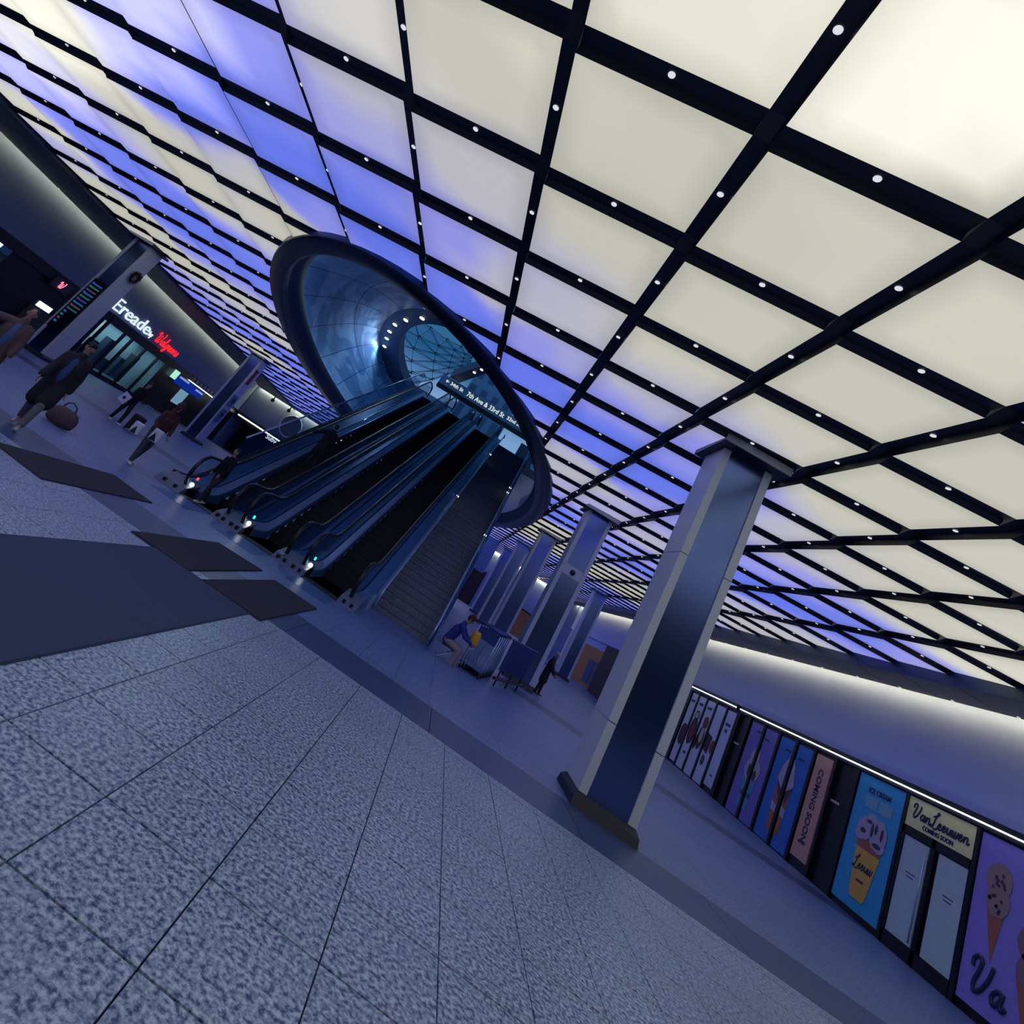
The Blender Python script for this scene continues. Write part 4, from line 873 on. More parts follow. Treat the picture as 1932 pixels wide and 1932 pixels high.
# --- far shops on the right wall and back wall
F_ = thing('storefront', (12.6, 49.0, 0), 'far shopfront with an orange wood panel and display windows', 'storefront')
M_wood = mat('orange_wood', (156, 104, 66), 0.6, noise=(4, .15))
pane(F_, 53.0, 46.7, 0.0, 2.75, M_wood, 'wood_panel', .05); pane(F_, 46.4, 43.0, 0.0, 3.2, M_dark, 'dark_pier', .2)
for y0, y1 in ((49.6, 47.8), (47.4, 46.8)): pane(F_, y0, y1, .3, 1.9, M_facd, 'display_window', .09)
pane(F_, 42.6, 33.5, 0.0, 3.1, M_black, 'glazing', .04)
G_ = thing('doorway', (8.1, 60.9, 0), 'orange door panel far behind the row of columns', 'door')
MB().box((7.6, 60.85, 0), (8.8, 60.98, 2.3)).build('door_leaf', M_wood, G_); MB().box((7.5, 60.8, 0), (7.6, 61.0, 2.4)).box((8.8, 60.8, 0), (8.9, 61.0, 2.4)).box((7.5, 60.8, 2.3), (8.9, 61, 2.4)).build('door_frame', M_black, G_)
G2 = thing('doorway', (2.4, 60.9, 0), 'narrow dark red doorway far behind the stairs', 'door')
MB().box((1.9, 60.85, 0), (3.0, 60.98, 3.3)).build('door_leaf', mat('dark_maroon', (52, 18, 34), .6), G2); MB().box((1.8, 60.8, 0), (1.9, 61.0, 3.4)).box((3.0, 60.8, 0), (3.1, 61, 3.4)).build('door_frame', M_black, G2)

# ================================================================ LEFT STOREFRONTS
LW = Frame((-21.28, 0, 0), (0, 1, 0), (0, 0, 1))      # a = Y
lb1 = thing('storefront', (-21.3, 22.0, 0), 'black shopfront at the left edge with a glowing script W sign', 'storefront')
def lbox(parent, name, m, a0, z0, c0, a1, z1, c1):
    mb = MB(); LW.box(mb, a0, z0, c0, a1, z1, c1); return mb.build(name, m, parent)
lbox(lb1, 'fascia', M_black, -7, 2.55, -.3, 28.66, 3.0, 0.02)
lbox(lb1, 'glazing', M_black, 12, 0, -.2, 20.0, 2.55, -.15); lbox(lb1, 'glazing', mat('dim_glass', (44, 58, 76), .3), 20.0, 0, -.2, 21.9, 2.3, -.15); lbox(lb1, 'glazing', M_black, 21.9, 0, -.2, 28.6, 2.55, -.15); lbox(lb1, 'pier', M_black, -7, 0, -.2, 12, 2.55, -.1)
lbox(lb1, 'shop_light', emat('shop_light_glow', (214, 245, 255), 1.6), 20.6, 2.3, -.14, 21.3, 2.62, -.12); lbox(lb1, 'shop_light', MATS['shop_light_glow'], 24.7, 1.35, -.14, 25.6, 1.6, -.12)
lbox(lb1, 'shelf', mat('shelf_dim', (84, 92, 100), .5), 20.4, 1.7, -.14, 21.8, 2.15, -.1); lbox(lb1, 'merchandise', mat('goods_dim', (70, 62, 66), .6), 24.4, .5, -.14, 25.8, 1.3, -.05)
wsg = thing('logo_sign', (-21.2, 24.7, 2.35), 'small lit sign with a looped pink script W on the left shopfront', 'sign')
lbox(wsg, 'board', mat('sign_slate', (52, 58, 82), .5), 24.1, 2.35, 0.03, 25.3, 2.85, .08)
script_word(LW, 'W', 24.5, 2.47, .13, emat('pink_glow', (255, 130, 160), 1.3), wsg, .022, 'emblem', c=.1)
ld_ = thing('storefront', (-21.3, 32.5, 0), 'shopfront with lit white lettering and red script by the departure board', 'storefront')
lbox(ld_, 'fascia', M_black, 28.7, 2.55, -.3, 47.4, 3.0, .02)
M_shopw = mat('shop_interior', (150, 172, 176), .8)
lbox(ld_, 'interior_wall', M_shopw, 28.7, 0, -2.0, 35.2, 2.7, -1.9); lbox(ld_, 'interior_floor', M_shopw, 28.7, 0.0, -1.9, 35.2, .02, -.1); lbox(ld_, 'interior_end', M_shopw, 35.2, 0, -2.0, 35.3, 2.7, -.1)
lbox(ld_, 'ceiling_lamp', emat('shop_lamp_glow', (220, 245, 250), 6.0), 29.3, 2.66, -1.5, 34.6, 2.7, -.9)
for y in (28.8, 30.4, 31.2, 32.7, 34.2, 35.3): lbox(ld_, 'mullion', M_black, y - .07, 0, -.12, y + .07, 2.6, .0)
for y0, y1 in ((28.8, 30.4), (30.4, 31.2), (31.2, 32.7), (32.7, 34.2), (34.2, 35.3)): lbox(ld_, 'glass_panel', M_glassd, y0, .25, -.07, y1, 2.55, -.06)
lbox(ld_, 'sill', M_black, 28.7, 0, -.12, 35.3, .24, .0)
for k in range(6): lbox(ld_, 'display_box', mat('display_grey_%d' % (k % 2), ((70, 84, 96), (44, 56, 72))[k % 2], .6), 29.2 + k * .9, .3, -1.2, 29.6 + k * .9, 1.0 + .5 * (k % 3), -.8)
lbox(ld_, 'dark_front', M_black, 35.4, 0, -.2, 47.4, 2.55, -.1); lbox(ld_, 'screen', emat('screen_glow', (150, 205, 235), .45), 38.6, .9, -.09, 39.8, 1.9, -.06)
nm = thing('shop_name', (-21.2, 32.0, 3.1), 'lit shop name in white serif style letters with red script after it', 'sign')
text_part(LW, 'Ereade', 27.9, 3.16, .95, emat('white_letter_glow', (225, 240, 245), 1.0), nm, 'lettering', c=.05, ext=.03, weight=.004, width=3.65)
text_part(LW, 'by', 31.72, 3.2, .42, MATS['white_letter_glow'], nm, 'lettering', c=.05, ext=.03)
script_word(LW, 'Walgreens', 32.45, 3.2, .275, emat('red_letter_glow', (255, 40, 50), 1.3), nm, .03, 'script_lettering', c=.08)
bs = thing('blue_sign', (-21.1, 39.0, 2.2), 'glowing blue sign with a small green logo under the left fascia', 'sign')
lbox(bs, 'panel', emat('blue_panel_glow', (16, 44, 150), .8), 37.0, 1.95, .05, 41.0, 2.5, .1); lbox(bs, 'logo', emat('green_logo_glow', (180, 245, 220), .9), 36.3, 2.1, .05, 36.95, 2.65, .1)
for a0, a1, z0, z1 in ((37.2, 38.6, 2.38, 2.5), (39.8, 41.0, 2.3, 2.42)): lbox(bs, 'caption', emat('caption_glow', (150, 180, 240), .7), a0, z0, .1, a1, z1, .11)
tl = thing('light_tube', (-21.1, 41.0, 2.6), 'white light line beneath the left fascia beside the blue sign', 'lamp')
lbox(tl, 'housing', M_black, 38.2, 2.62, .04, 44.5, 2.7, .12); lbox(tl, 'tube', M_tube, 38.3, 2.58, .06, 44.4, 2.63, .1)
ws = thing('wall_sign', (-21.1, 42.0, 2.9), 'row of pale letter shapes on the dark left fascia', 'sign')
for k in range(9): lbox(ws, 'letter', mat('letter_pale', (150, 158, 170), .5), 38.6 + k * .62, 2.72, .03, 39.0 + k * .62, 2.94, .06)
# far left wall: black subway entrance
sb = thing('subway_entrance', (-16.2, 47.5, 0), 'black passage opening with a white light line and Subway sign', 'entrance')
MB().box((-21.2, 47.35, 2.45), (-11.2, 47.5, 2.95)).build('fascia', M_black, sb)
MB().box((-21.2, 49.6, 0), (-11.2, 49.7, 2.6)).build('passage_back', M_dark, sb)
MB().box((-21.0, 47.28, 2.68), (-14.9, 47.34, 2.76)).build('light_line', M_tube, sb)
fw = Frame((0, 47.3, 0), (1, 0, 0), (0, 0, 1))
text_part(fw, 'Subway', -18.0, 2.36, .5, emat('subway_glow', (240, 245, 250), 1.2), sb, 'lettering', c=.03, weight=.012)
for x, nm_ in ((-15.95, 'red_bullet'), (-15.5, 'red_bullet')): MB().cyl((x, 47.3, 2.47), (x, 47.24, 2.47), .2, 16).build(nm_, emat('bullet_glow', (255, 84, 84), 1.0), sb)
dc = thing('wall_disc', (-16.95, 47.45, 4.1), 'round metal relief disc on the far wall above the Subway sign', 'medallion')
MB().cyl((-16.95, 47.5, 4.1), (-16.95, 47.36, 4.1), .85, 36).build('disc', mat('disc_bronze', (124, 134, 140), .4, .6), dc)
MB().tube([(-16.95 + .87 * math.cos(a), 47.36, 4.1 + .87 * math.sin(a)) for a in (2*math.pi*k/36 for k in range(37))], .04, 6).build('disc_rim', M_steel, dc, smooth=True)
for x in (-19.2, -17.6):
    cm = thing('ceiling_camera', (x, 46.6, 5.36), 'small dark %s camera under the far left soffit' % ('left' if x < -18 else 'right'), 'camera')
    MB().cyl((x, 46.6, 5.36), (x, 46.6, 5.1), .05, 8).build('stem', M_black, cm); MB().sphere((x, 46.6, 5.0), .16, 10, 7).build('dome', M_black, cm, smooth=True)
# ================================================================ PEOPLE
def capsule(bm_v, bm_f, a, b, ra, rb, n=12, m=4):
    a, b = Vector(a), Vector(b); d = b - a; L = d.length
    if L < 1e-5: d = Vector((0, 0, 1)); L = 0
    else: d.normalize()
    u = d.cross(Vector((0, 0, 1)))
    if u.length < 1e-3: u = d.cross(Vector((1, 0, 0)))
    u.normalize(); w = d.cross(u); rings = []
    for k in range(1, m + 1):
        t_ = -math.pi / 2 + math.pi / 2 * k / m; rings.append((a + d * (ra * math.sin(t_)), ra * math.cos(t_)))
    for k in range(0, m):
        t_ = math.pi / 2 * k / m; rings.append((b + d * (rb * math.sin(t_)), rb * math.cos(t_)))
    n0 = len(bm_v)
    for c, r_ in rings:
        for k in range(n):
            q = 2 * math.pi * k / n; bm_v.append(c + u * (r_ * math.cos(q)) + w * (r_ * math.sin(q)))
    for i in range(len(rings) - 1):
        for k in range(n):
            p = n0 + i * n + k; p2 = n0 + i * n + (k + 1) % n; bm_f.append((p, p2, p2 + n, p + n))
    bm_f.append(tuple(n0 + k for k in range(n))[::-1]); bm_f.append(tuple(n0 + (len(rings) - 1) * n + k for k in range(n)))
def blobs(items, voxel, name, m_, parent, smooth_it=4):
    """items: ('c',a,b,ra,rb) capsules or ('e',centre,(rx,ry,rz)) ellipsoids -> one continuous remeshed surface (metres)"""
    V_, F_ = [], []
    for it in items:
        if it[0] == 'c': capsule(V_, F_, *it[1:])
        else:
            c, r_ = Vector(it[1]), it[2]; v0 = len(V_); tv, tf = [], []
            capsule(tv, tf, (0, 0, 0), (0, 0, 1e-6), 1, 1, 14, 5)
            V_ += [c + Vector((p.x * r_[0], p.y * r_[1], p.z * r_[2])) for p in tv]; F_ += [tuple(i + v0 for i in f) for f in tf]
    me = bpy.data.meshes.new('tmp'); me.from_pydata([tuple(v) for v in V_], [], F_)
    bm = bmesh.new(); bm.from_mesh(me); bmesh.ops.recalc_face_normals(bm, faces=bm.faces); bm.to_mesh(me); bm.free()
    o = bpy.data.objects.new('tmp', me); C.objects.link(o)
    md = o.modifiers.new('r', 'REMESH'); md.mode = 'VOXEL'; md.voxel_size = voxel; md.use_smooth_shade = True
    if smooth_it:
        ms = o.modifiers.new('s', 'SMOOTH'); ms.factor = 0.5; ms.iterations = smooth_it
    dg = bpy.context.evaluated_depsgraph_get(); m2 = bpy.data.meshes.new_from_object(o.evaluated_get(dg)); bpy.data.objects.remove(o); bpy.data.meshes.remove(me)
    m2.name = name; m2.shade_smooth(); m2.materials.clear(); m2.materials.append(m_)
    ob = bpy.data.objects.new(name, m2); C.objects.link(ob)
    if parent is not None: ob.parent = parent
    ORG[ob.name] = (0, 0, 0); return ob
def dirv(fwd, out, side):
    f = math.radians(fwd); o_ = math.radians(out)
    return Vector((side * math.sin(o_), math.sin(f) * math.cos(o_), -math.cos(f) * math.cos(o_)))
SKIN = mat('skin', (150, 112, 108), .55); 
def person(loc, heading, height, label, pose, top, bottom, shoe, hair, top2=None, coat=False, hood=False, cap=None, beanie=None, skin=None, seat=None):
    H = height; k = H / 1.75
    sk = skin or SKIN
    root = bpy.data.objects.new('person', None); root.empty_display_size = .2; linkobj(root, None, loc); root.rotation_euler = (0, 0, math.radians(heading)); tag(root, label, 'person')
    lean = math.radians(pose.get('lean', 4)); hipz = pose.get('hip', 0.93 * k)
    hip = Vector((0, pose.get('hipy', 0), hipz)); up = Vector((0, math.sin(lean), math.cos(lean)))
    chest = hip + up * 0.34 * k; sh = hip + up * 0.50 * k; neck = hip + up * 0.58 * k
    hl = math.radians(pose.get('head', 0)) + lean * .5; hu = Vector((0, math.sin(hl), math.cos(hl)))
    head = neck + hu * 0.17 * k
    turn = math.radians(pose.get('turn', 0)); hf = Vector((-math.sin(turn), math.cos(turn), 0)); hf = (hf - hu * hf.dot(hu)).normalized(); hr_ = hf.cross(hu)
    body, shirt, trous, shoes, hairi = [], [], [], [], []
    torso = [(hip + Vector((0, 0, 0)), chest, .135 * k, .15 * k)]
    for s_ in (-1, 1):
        body.append(('c', hip + Vector((s_ * .055 * k, 0, 0)), chest + Vector((s_ * .06 * k, 0, 0)), .105 * k, .115 * k)); body.append(('c', chest + Vector((s_ * .06 * k, 0, 0)), sh + Vector((s_ * .10 * k, 0, -.02)), .112 * k, .07 * k))
        shirt.append(('c', hip + Vector((s_ * .06 * k, 0, -.02)), chest + Vector((s_ * .065 * k, 0, 0)), .128 * k, .137 * k)); shirt.append(('c', chest + Vector((s_ * .065 * k, 0, 0)), sh + Vector((s_ * .115 * k, 0, -.02)), .135 * k, .085 * k))
    body.append(('c', sh, neck + hu * .08 * k, .06 * k, .052 * k))
    shirt.append(('c', sh + Vector((0, 0, -.02)), neck + up * .0, .095 * k, .068 * k))
    # head with nose, jaw, ears
    body.append(('e', head + hu * .03 * k, (.074 * k, .090 * k, .105 * k))); body.append(('c', head - hu * .05 * k + hf * .03 * k, head - hu * .075 * k + hf * .045 * k, .05 * k, .035 * k))
    body.append(('c', head + hf * .085 * k + hu * .01 * k, head + hf * .103 * k - hu * .02 * k, .010 * k, .014 * k))
    for s_ in (-1, 1): body.append(('c', head + hr_ * (s_ * .076 * k) - hu * .02 * k, head + hr_ * (s_ * .08 * k) + hu * .02 * k, .012 * k, .014 * k))
    # arms + hands
    for s_, nm in ((-1, 'L'), (1, 'R')):
        ua, uo, fa, fo = pose.get('arm' + nm, (5, 10, 15, 5))
        s0 = sh + Vector((s_ * .165 * k, 0, -.015 * k)); el = s0 + dirv(ua, uo, s_) * .285 * k; wr_ = el + dirv(fa, fo, s_) * .25 * k
        body.append(('c', s0, el, .05 * k, .04 * k)); body.append(('c', el, wr_, .04 * k, .028 * k))
        shirt.append(('c', s0, el, .07 * k, .056 * k)); shirt.append(('c', el, wr_ - (wr_ - el) * .06, .056 * k, .045 * k))
        d = (wr_ - el).normalized(); lat = d.cross(Vector((s_, 0, 0))); lat = lat.normalized() if lat.length > .1 else Vector((0, 1, 0)); nrm = d.cross(lat).normalized()
        pc = wr_ + d * .055 * k
        for q in (-1, 0, 1): body.append(('c', wr_ + lat * (q * .014 * k), pc + lat * (q * .026 * k) + d * .03 * k, .016 * k, .015 * k))
        for q, ln in ((-1.5, .06), (-.5, .075), (.5, .08), (1.5, .07)):
            b0 = pc + d * .035 * k + lat * (q * .019 * k); b1 = b0 + d * ln * .55 * k + nrm * (.012 * k * s_); b2 = b1 + (d * .6 + nrm * (.8 * s_)).normalized() * ln * .5 * k
            body.append(('c', b0, b1, .0085 * k, .008 * k)); body.append(('c', b1, b2, .008 * k, .0072 * k))
        tb = wr_ + d * .03 * k + lat * .03 * k; body.append(('c', tb, tb + (d * .7 + lat * .8).normalized() * .055 * k, .011 * k, .009 * k))
        root['hand' + nm] = tuple(pc + d * .04 * k)
    # legs
    for s_, nm in ((-1, 'L'), (1, 'R')):
        ta, to, sa, so_ = pose.get('leg' + nm, (0, 3, 0, 0))
        h0 = hip + Vector((s_ * .085 * k, 0, -.03 * k)); kn = h0 + dirv(ta, to, s_) * .43 * k; an = kn + dirv(sa, so_, s_) * .41 * k
        body.append(('c', h0, kn, .085 * k, .055 * k)); body.append(('c', kn, an, .055 * k, .036 * k))
        trous.append(('c', h0, kn, .102 * k, .075 * k)); trous.append(('c', kn, an + (kn - an) * .06, .072 * k, .062 * k))
        sd = dirv(sa, so_, s_); toe = Vector((s_ * .12, 1, 0)); toe = Vector((toe.x, toe.y, 0)).normalized(); toe = (toe - Vector((0, 0, 1)) * (math.sin(math.radians(-sa)) * .5 if sa < -20 else 0)).normalized()
        body.append(('c', an, an + toe * .12 * k + Vector((0, 0, -.045 * k)), .034 * k, .026 * k))
        shoes.append(('c', an + Vector((0, -.03 * k, -.045 * k)), an + toe * .15 * k + Vector((0, 0, -.055 * k)), .042 * k, .036 * k)); shoes.append(('c', an, an + Vector((0, 0, -.04 * k)), .045 * k, .04 * k))
    trous.append(('c', hip + Vector((-.07 * k, 0, -.02)), hip + Vector((.07 * k, 0, -.02)), .118 * k, .118 * k)); trous.append(('c', hip + Vector((-.05 * k, 0, .06)), hip + Vector((.05 * k, 0, .06)), .11 * k, .11 * k))
    b_ = blobs(body, .0085, 'body', sk, root, 2)
    if top2: blobs([it for it in shirt if True], .012, 'shirt', top2, root)
    cs = list(shirt)
    if coat:
        kk = .018
        cs = [(it[0], it[1], it[2], it[3] + kk, it[4] + kk) for it in shirt]
        for s_ in (-1, 1):
            ta, to, sa, so_ = pose.get('leg' + ('L' if s_ < 0 else 'R'), (0, 3, 0, 0)); h0 = hip + Vector((s_ * .08 * k, 0, 0)); cs.append(('c', h0, h0 + dirv(ta * .6, to, s_) * .36 * k, .145 * k, .15 * k))
    blobs(cs, .012, 'jacket' if not coat else 'coat', top, root)
    if coat and top2:   # open coat: shirt front showing between the lapels
        blobs([('e', (hip + chest) / 2 + Vector((0, .105 * k, .10 * k)), (.085 * k, .075 * k, .27 * k))], .010, 'shirt_front', top2, root)
    blobs(trous, .012, 'trousers', bottom, root); [blobs(shoes[q:q+2], .010, 'shoe', shoe, root) for q in (0, 2)]
    if hood: hairi = [('e', head + hu * .03 * k - hf * .02 * k, (.115 * k, .118 * k, .135 * k)), ('c', neck - hf * .03 * k, neck + hu * .05 * k - hf * .04 * k, .10 * k, .10 * k)]; blobs(hairi, .012, 'hood', top, root)
    else:
        hairi = [('e', head + hu * .055 * k - hf * .015 * k, (.083 * k, .092 * k, .085 * k)), ('e', head + hu * .0 - hf * .05 * k, (.075 * k, .055 * k, .085 * k))]; blobs(hairi, .010, 'hair', hair, root)
    if cap: blobs([('e', head + hu * .075 * k, (.088 * k, .10 * k, .062 * k)), ('c', head + hu * .07 * k + hf * .08 * k, head + hu * .055 * k + hf * .155 * k, .03 * k, .022 * k)], .009, 'cap', cap, root)
    if beanie: blobs([('e', head + hu * .075 * k - hf * .01 * k, (.09 * k, .10 * k, .085 * k)), ('c', head + hu * .05 * k, head + hu * .06 * k, .092 * k, .09 * k)], .010, 'beanie', beanie, root)
    M_eye = mat('eye_dark', (18, 16, 22), .3); ey = MB()
    for s_ in (-1, 1): ey.sphere(tuple((head + hf * .086 * k + hr_ * (s_ * .03 * k) + hu * .03 * k) / S), .008 / S, 6, 4)
    e_o = ey.build('eyes', M_eye, None); e_o.parent = root
    mo = MB().tube([tuple((head + hf * .085 * k + hr_ * q * k - hu * .055 * k) / S) for q in (-.022, 0, .022)], .004 / S, 5).build('mouth', mat('mouth_dark', (110, 66, 66), .5), None); mo.parent = root
    return root
M_coatn = mat('cloth_black_navy', (16, 20, 36), .85); M_blues = mat('cloth_blue_shirt', (40, 66, 124), .8); M_khaki = mat('cloth_khaki', (92, 96, 108), .85); M_tanc = mat('cloth_brown', (84, 66, 72), .85); M_denim = mat('cloth_denim', (66, 88, 140), .8)
M_maroon = mat('cloth_maroon', (66, 28, 44), .85); M_camo = mat('cloth_patterned', (56, 62, 76), .85, noise=(40, .8)); M_shoew = mat('shoe_white', (190, 195, 215), .6); M_shoed = mat('shoe_dark', (20, 20, 30), .6); M_hairb = mat('hair_black', (14, 12, 18), .6); M_grey = mat('hair_grey', (150, 156, 170), .7)
M_royal = mat('cloth_royal_blue', (22, 44, 128), .8); M_stone = mat('cloth_stone', (136, 128, 140), .85); M_bag = mat('bag_brown', (70, 54, 66), .8); M_bagw = mat('bag_white', (186, 190, 214), .7); M_case = mat('suitcase_black', (12, 14, 26), .5)
walk1 = dict(lean=6, legL=(24, 3, 10, 0), legR=(-18, 3, -34, 0), armL=(-16, 10, 2, 4), armR=(20, 8, 34, 2))
walk2 = dict(lean=5, legL=(-16, 3, -30, 0), legR=(22, 3, 10, 0), armL=(18, 10, 30, 4), armR=(-12, 10, 8, 2))
# heading 0 looks along +Y, +90 looks along -X
person((-6.15, 8.45, .0), 205, 1.80, 'man in a dark cap and open black coat walking at the left edge', walk1, M_coatn, M_khaki, mat('shoe_pale', (150, 156, 172), .6), M_hairb, top2=M_blues, coat=True, cap=M_coatn)
person((-7.15, 8.35, .0), 215, 1.74, 'person in a brown coat with one arm raised at the far left edge', dict(lean=4, legL=(10, 3, 4, 0), legR=(-10, 3, -16, 0), armL=(10, 12, 20, 4), armR=(70, 60, 96, 40)), M_tanc, M_denim, M_shoew, M_hairb, top2=M_denim, coat=True)
person((-10.15, 16.8, 0), 245, 1.70, 'person in black holding a white paper beside a rolling suitcase', dict(lean=10, head=12, legL=(12, 4, 2, 0), legR=(-8, 4, -16, 0), armL=(10, 10, 60, -10), armR=(-5, 12, 10, 4)), M_coatn, M_case, M_shoew, M_hairb)
person((-6.35, 11.9, 0), 230, 1.74, 'person in a maroon hooded top and patterned trousers walking towards the mats', dict(lean=8, head=8, legL=(-14, 3, -28, 0), legR=(20, 3, 8, 0), armL=(10, 10, 50, -10), armR=(6, 12, 50, -14)), M_maroon, M_camo, M_shoew, M_hairb, hood=True)
person((-5.05, 12.65, 0.0), 160, 1.56, 'person in a maroon top and dark jacket stepping off the left escalator', dict(lean=6, head=10, legL=(26, 4, 4, 0), legR=(-12, 4, -26, 0), armL=(10, 14, 40, -6), armR=(0, 12, 30, -10)), M_coatn, mat('trouser_dark', (26, 30, 48), .85), M_shoew, M_hairb, top2=M_maroon, coat=False)
yy = 17.0; person((-4.95, yy, math.floor((yy - YI) / .32 + 1) * .32 * SL), 20, 1.72, 'dark silhouette riding the left escalator with a hand on the rail', dict(lean=4, legL=(0, 4, 0, 0), legR=(6, 4, 0, 0), armL=(20, 55, 40, 40), armR=(0, 14, 10, 4)), M_coatn, M_case, M_shoed, M_hairb, coat=True)
# seated person by the stairs
person((0.68, 14.15, 0.0), 262, 1.80, 'person in a blue jacket and dark red beanie sitting beside the stairs', dict(hip=.50, lean=22, head=18, legL=(84, 6, 4, 0), legR=(80, 8, -6, 0), armL=(50, 10, 80, -20), armR=(45, 10, 80, -22)), M_royal, M_stone, M_shoed, M_hairb, beanie=mat('cloth_wine', (70, 26, 40), .85))
stl = thing('folding_stool', (0.78, 14.2, 0), 'low dark folding stool under the person by the stairs', 'stool')
MB().bevbox((0.62, 14.05, .25), (0.98, 14.38, .29), .01).build('seat', M_case, stl)
for x in (.64, .95):
    for y in (14.08, 14.34): MB().cyl((x, y, 0), (1.6 - x, y, .25), .012, 6).build('leg', M_steel, stl)
yb = thing('amber_bag', (1.25, 14.25, .55), 'crumpled amber yellow bag held by the person sitting beside the stairs', 'bag')
MB().loft([[(1.2 + a * w_, 14.2 + b_ * .06, z) for a, b_ in ((-1, -1), (0, -1.4), (1, -1), (1.2, 0), (1, 1), (0, 1.3), (-1, 1), (-1.2, 0))] for z, w_ in ((.50, .04), (.56, .075), (.66, .085), (.76, .08), (.82, .06))], True, True).build('pouch', mat('amber_plastic', (214, 158, 34), .5), yb, smooth=True)
MB().bevbox((1.17, 14.14, .44), (1.27, 14.24, .50), .01).build('cup_rim', M_bagw, yb)
person((4.12, 20.35, 0), 250, 1.62, 'grey haired person in dark and red clothes beside the second column', dict(lean=6, head=10, legL=(6, 3, 0, 0), legR=(-4, 3, -6, 0), armL=(16, 10, 50, -8), armR=(20, 10, 45, -8)), M_coatn, M_case, M_shoed, M_grey, top2=M_maroon, coat=True)
lug = thing('luggage_trolley', (3.85, 20.25, 0), 'dark folded trolley beside the grey haired person', 'trolley')
for q in range(4): MB().tube([(3.7 + q * .06, 20.2 + q * .05, .05), (3.74 + q * .06, 20.2 + q * .05, .75), (3.82 + q * .06, 20.2 + q * .05, .85)], .018, 6).build('frame_bar', M_steeld, lug, smooth=True)
MB().bevbox((3.68, 20.16, .03), (3.98, 20.42, .1), .01).build('base', M_case, lug)
for x in (3.72, 3.94): MB().cyl((x, 20.15, .04), (x, 20.19, .04), .04, 10).build('wheel', M_rub, lug)
# carried / rolled things
sc_ = thing('rolling_suitcase', (-9.75, 17.0, 0), 'black rolling suitcase with its handle pulled out', 'suitcase')
MB().bevbox((-9.9, 16.9, .05), (-9.56, 17.1, .5), .03).build('shell', M_case, sc_)
MB().tube([(-9.84, 17.0, .5), (-9.84, 17.0, .82), (-9.62, 17.0, .82), (-9.62, 17.0, .5)], .012, 6).build('pull_handle', M_steel, sc_)
for x in (-9.86, -9.6): MB().cyl((x, 16.9, .03), (x, 16.94, .03), .03, 8).build('wheel', M_rub, sc_)
pp = thing('paper_sheet', (-10.25, 16.6, .62), 'white printed sheet held by the person with the suitcase', 'paper')
MB().poly([(-10.45, 16.62, .56), (-10.12, 16.5, .50), (-10.05, 16.52, .78), (-10.38, 16.64, .84)], (0, -.012, .003)).build('sheet', M_bagw, pp); MB().cyl((-10.25, 16.545, .67), (-10.25, 16.54, .67), .05, 10).build('printed_mark', M_ink, pp)
fb = thing('white_bag', (-6.3, 11.55, .55), 'white and black bags carried by the person in the maroon hooded top', 'bag')
MB().bevbox((-6.62, 11.5, .48), (-6.42, 11.6, .72), .02).build('left_bag', M_bagw, fb); MB().bevbox((-6.22, 11.5, .55), (-6.02, 11.6, .80), .02).build('right_bag', M_bagw, fb); MB().poly([(-6.58, 11.495, .5), (-6.46, 11.495, .5), (-6.52, 11.495, .64)], (0, -.004, 0)).build('printed_mark', M_coatn, fb); MB().poly([(-6.2, 11.495, .56), (-6.05, 11.495, .58), (-6.14, 11.495, .72)], (0, -.004, 0)).build('printed_mark', M_coatn, fb)
bb = thing('duffel_bag', (-7.2, 10.6, .0), 'soft brown duffel bag on the floor behind the walking man in the cap', 'bag')
MB().loft([[(-7.2 + .30 * c_ * sx_, 10.65 + .13 * s_ * sx_, .02 + zz) for c_, s_ in ((math.cos(q), math.sin(q)) for q in (2*math.pi*k/14 for k in range(14)))] for zz, sx_ in ((0, .75), (.03, .92), (.12, 1.0), (.2, .95), (.27, .75), (.3, .45))], True, True).build('bag_body', M_bag, bb, smooth=True)
MB().tube([(-7.35, 10.65, .28), (-7.3, 10.63, .4), (-7.2, 10.62, .44), (-7.1, 10.63, .4), (-7.05, 10.65, .28)], .014, 6).build('strap', M_bag, bb, smooth=True)
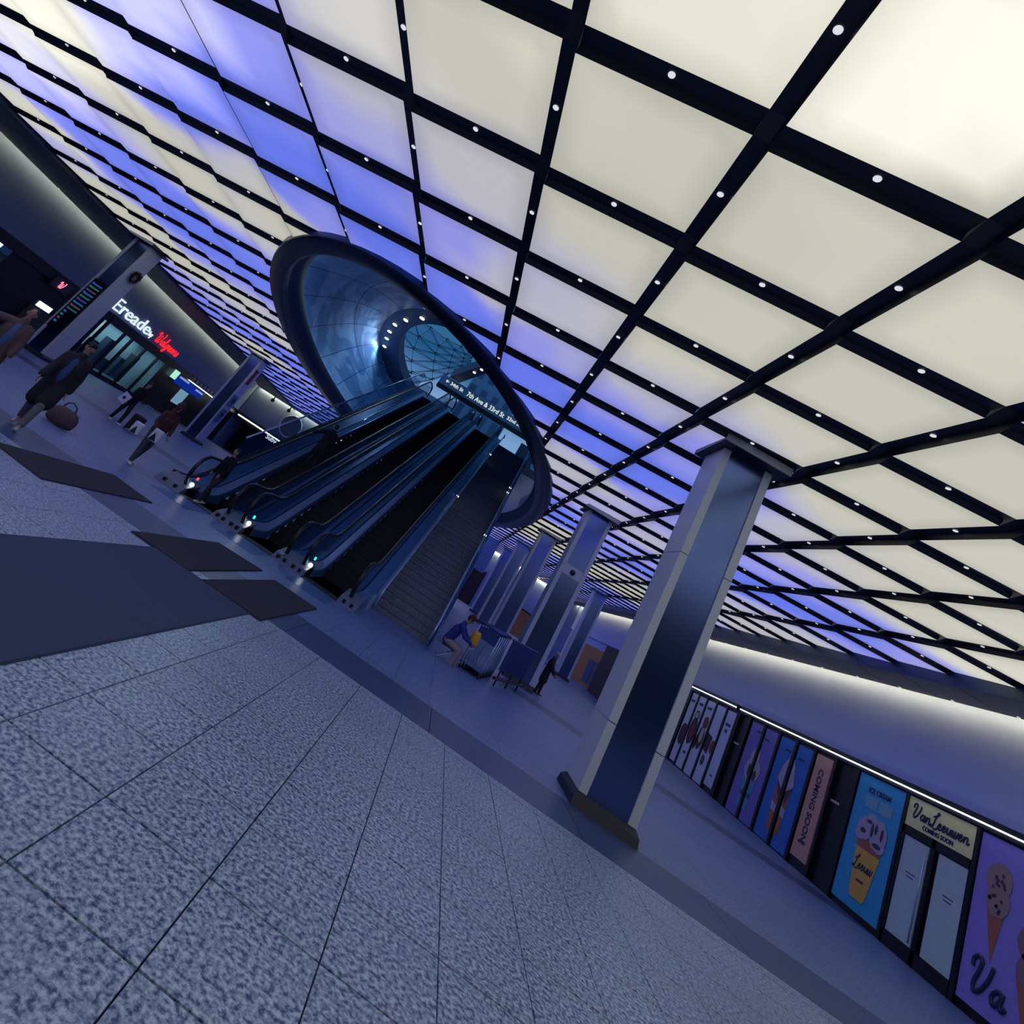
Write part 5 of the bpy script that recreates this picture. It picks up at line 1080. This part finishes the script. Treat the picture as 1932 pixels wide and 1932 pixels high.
# luggage carts
M_cartb = mat('cart_blue', (24, 52, 128), .45)
def cart(x, y, lb, h=1.0):
    t_ = thing('luggage_cart', (x, y, 0), lb, 'cart', 'nested luggage carts beside the stairs')
    for s_ in (-.26, .26):
        MB().tube([(x + s_, y + .35, .08), (x + s_, y - .05, .12), (x + s_, y - .12, .3), (x + s_, y - .18, .98)], .018, 6).build('side_tube', M_steel, t_, smooth=True)
    MB().tube([(x - .26, y - .18, .98), (x - .26, y - .24, 1.02), (x + .26, y - .24, 1.02), (x + .26, y - .18, .98)], .022, 6).build('push_bar', M_cartb, t_, smooth=True)
    bk = MB()
    MB().box((x - .25, y - .15, .72), (x + .25, y - .13, .95)).build('advert_panel', M_cartb, t_)
    for q in range(7): MB().cyl((x - .24 + q * .08, y - .13, .25), (x - .24 + q * .08, y - .15, .72), .007, 5).build('wire', M_steel, t_)
    MB().box((x - .25, y - .1, .13), (x + .25, y + .35, .15)).build('deck', M_steeld, t_)
    for wx, wy in ((x - .24, y - .1), (x + .24, y - .1), (x, y + .32)): MB().cyl((wx - .015, wy, .06), (wx + .015, wy, .06), .06, 10).build('wheel', M_rub, t_)
for k in range(6): cart(1.45 + .1 * k, 14.75 + .42 * k, ('nearest', 'second', 'third', 'fourth', 'fifth', 'rearmost')[k] + ' blue luggage cart of the nested row beside the stairs')
dk = thing('cart_dock', (2.65, 16.6, 0), 'dark blue slatted cart dock with a low rail behind the luggage carts', 'barrier')
for k in range(9): MB().box((2.12 + .1 * k, 15.3 + .22 * k, .34), (2.19 + .1 * k, 15.5 + .22 * k, 1.02)).build('slat', M_cartb, dk)
MB().tube([(2.07, 15.2, 1.04), (3.12, 17.5, 1.04)], .025, 8).build('top_rail', M_cartb, dk); MB().tube([(2.07, 15.2, .16), (3.12, 17.5, .16)], .035, 8).build('bottom_rail', M_black, dk)
for k in (0, 4, 8): MB().cyl((2.17 + .1 * k, 15.4 + .22 * k, 0), (2.17 + .1 * k, 15.4 + .22 * k, .45), .02, 6).build('post', M_black, dk)
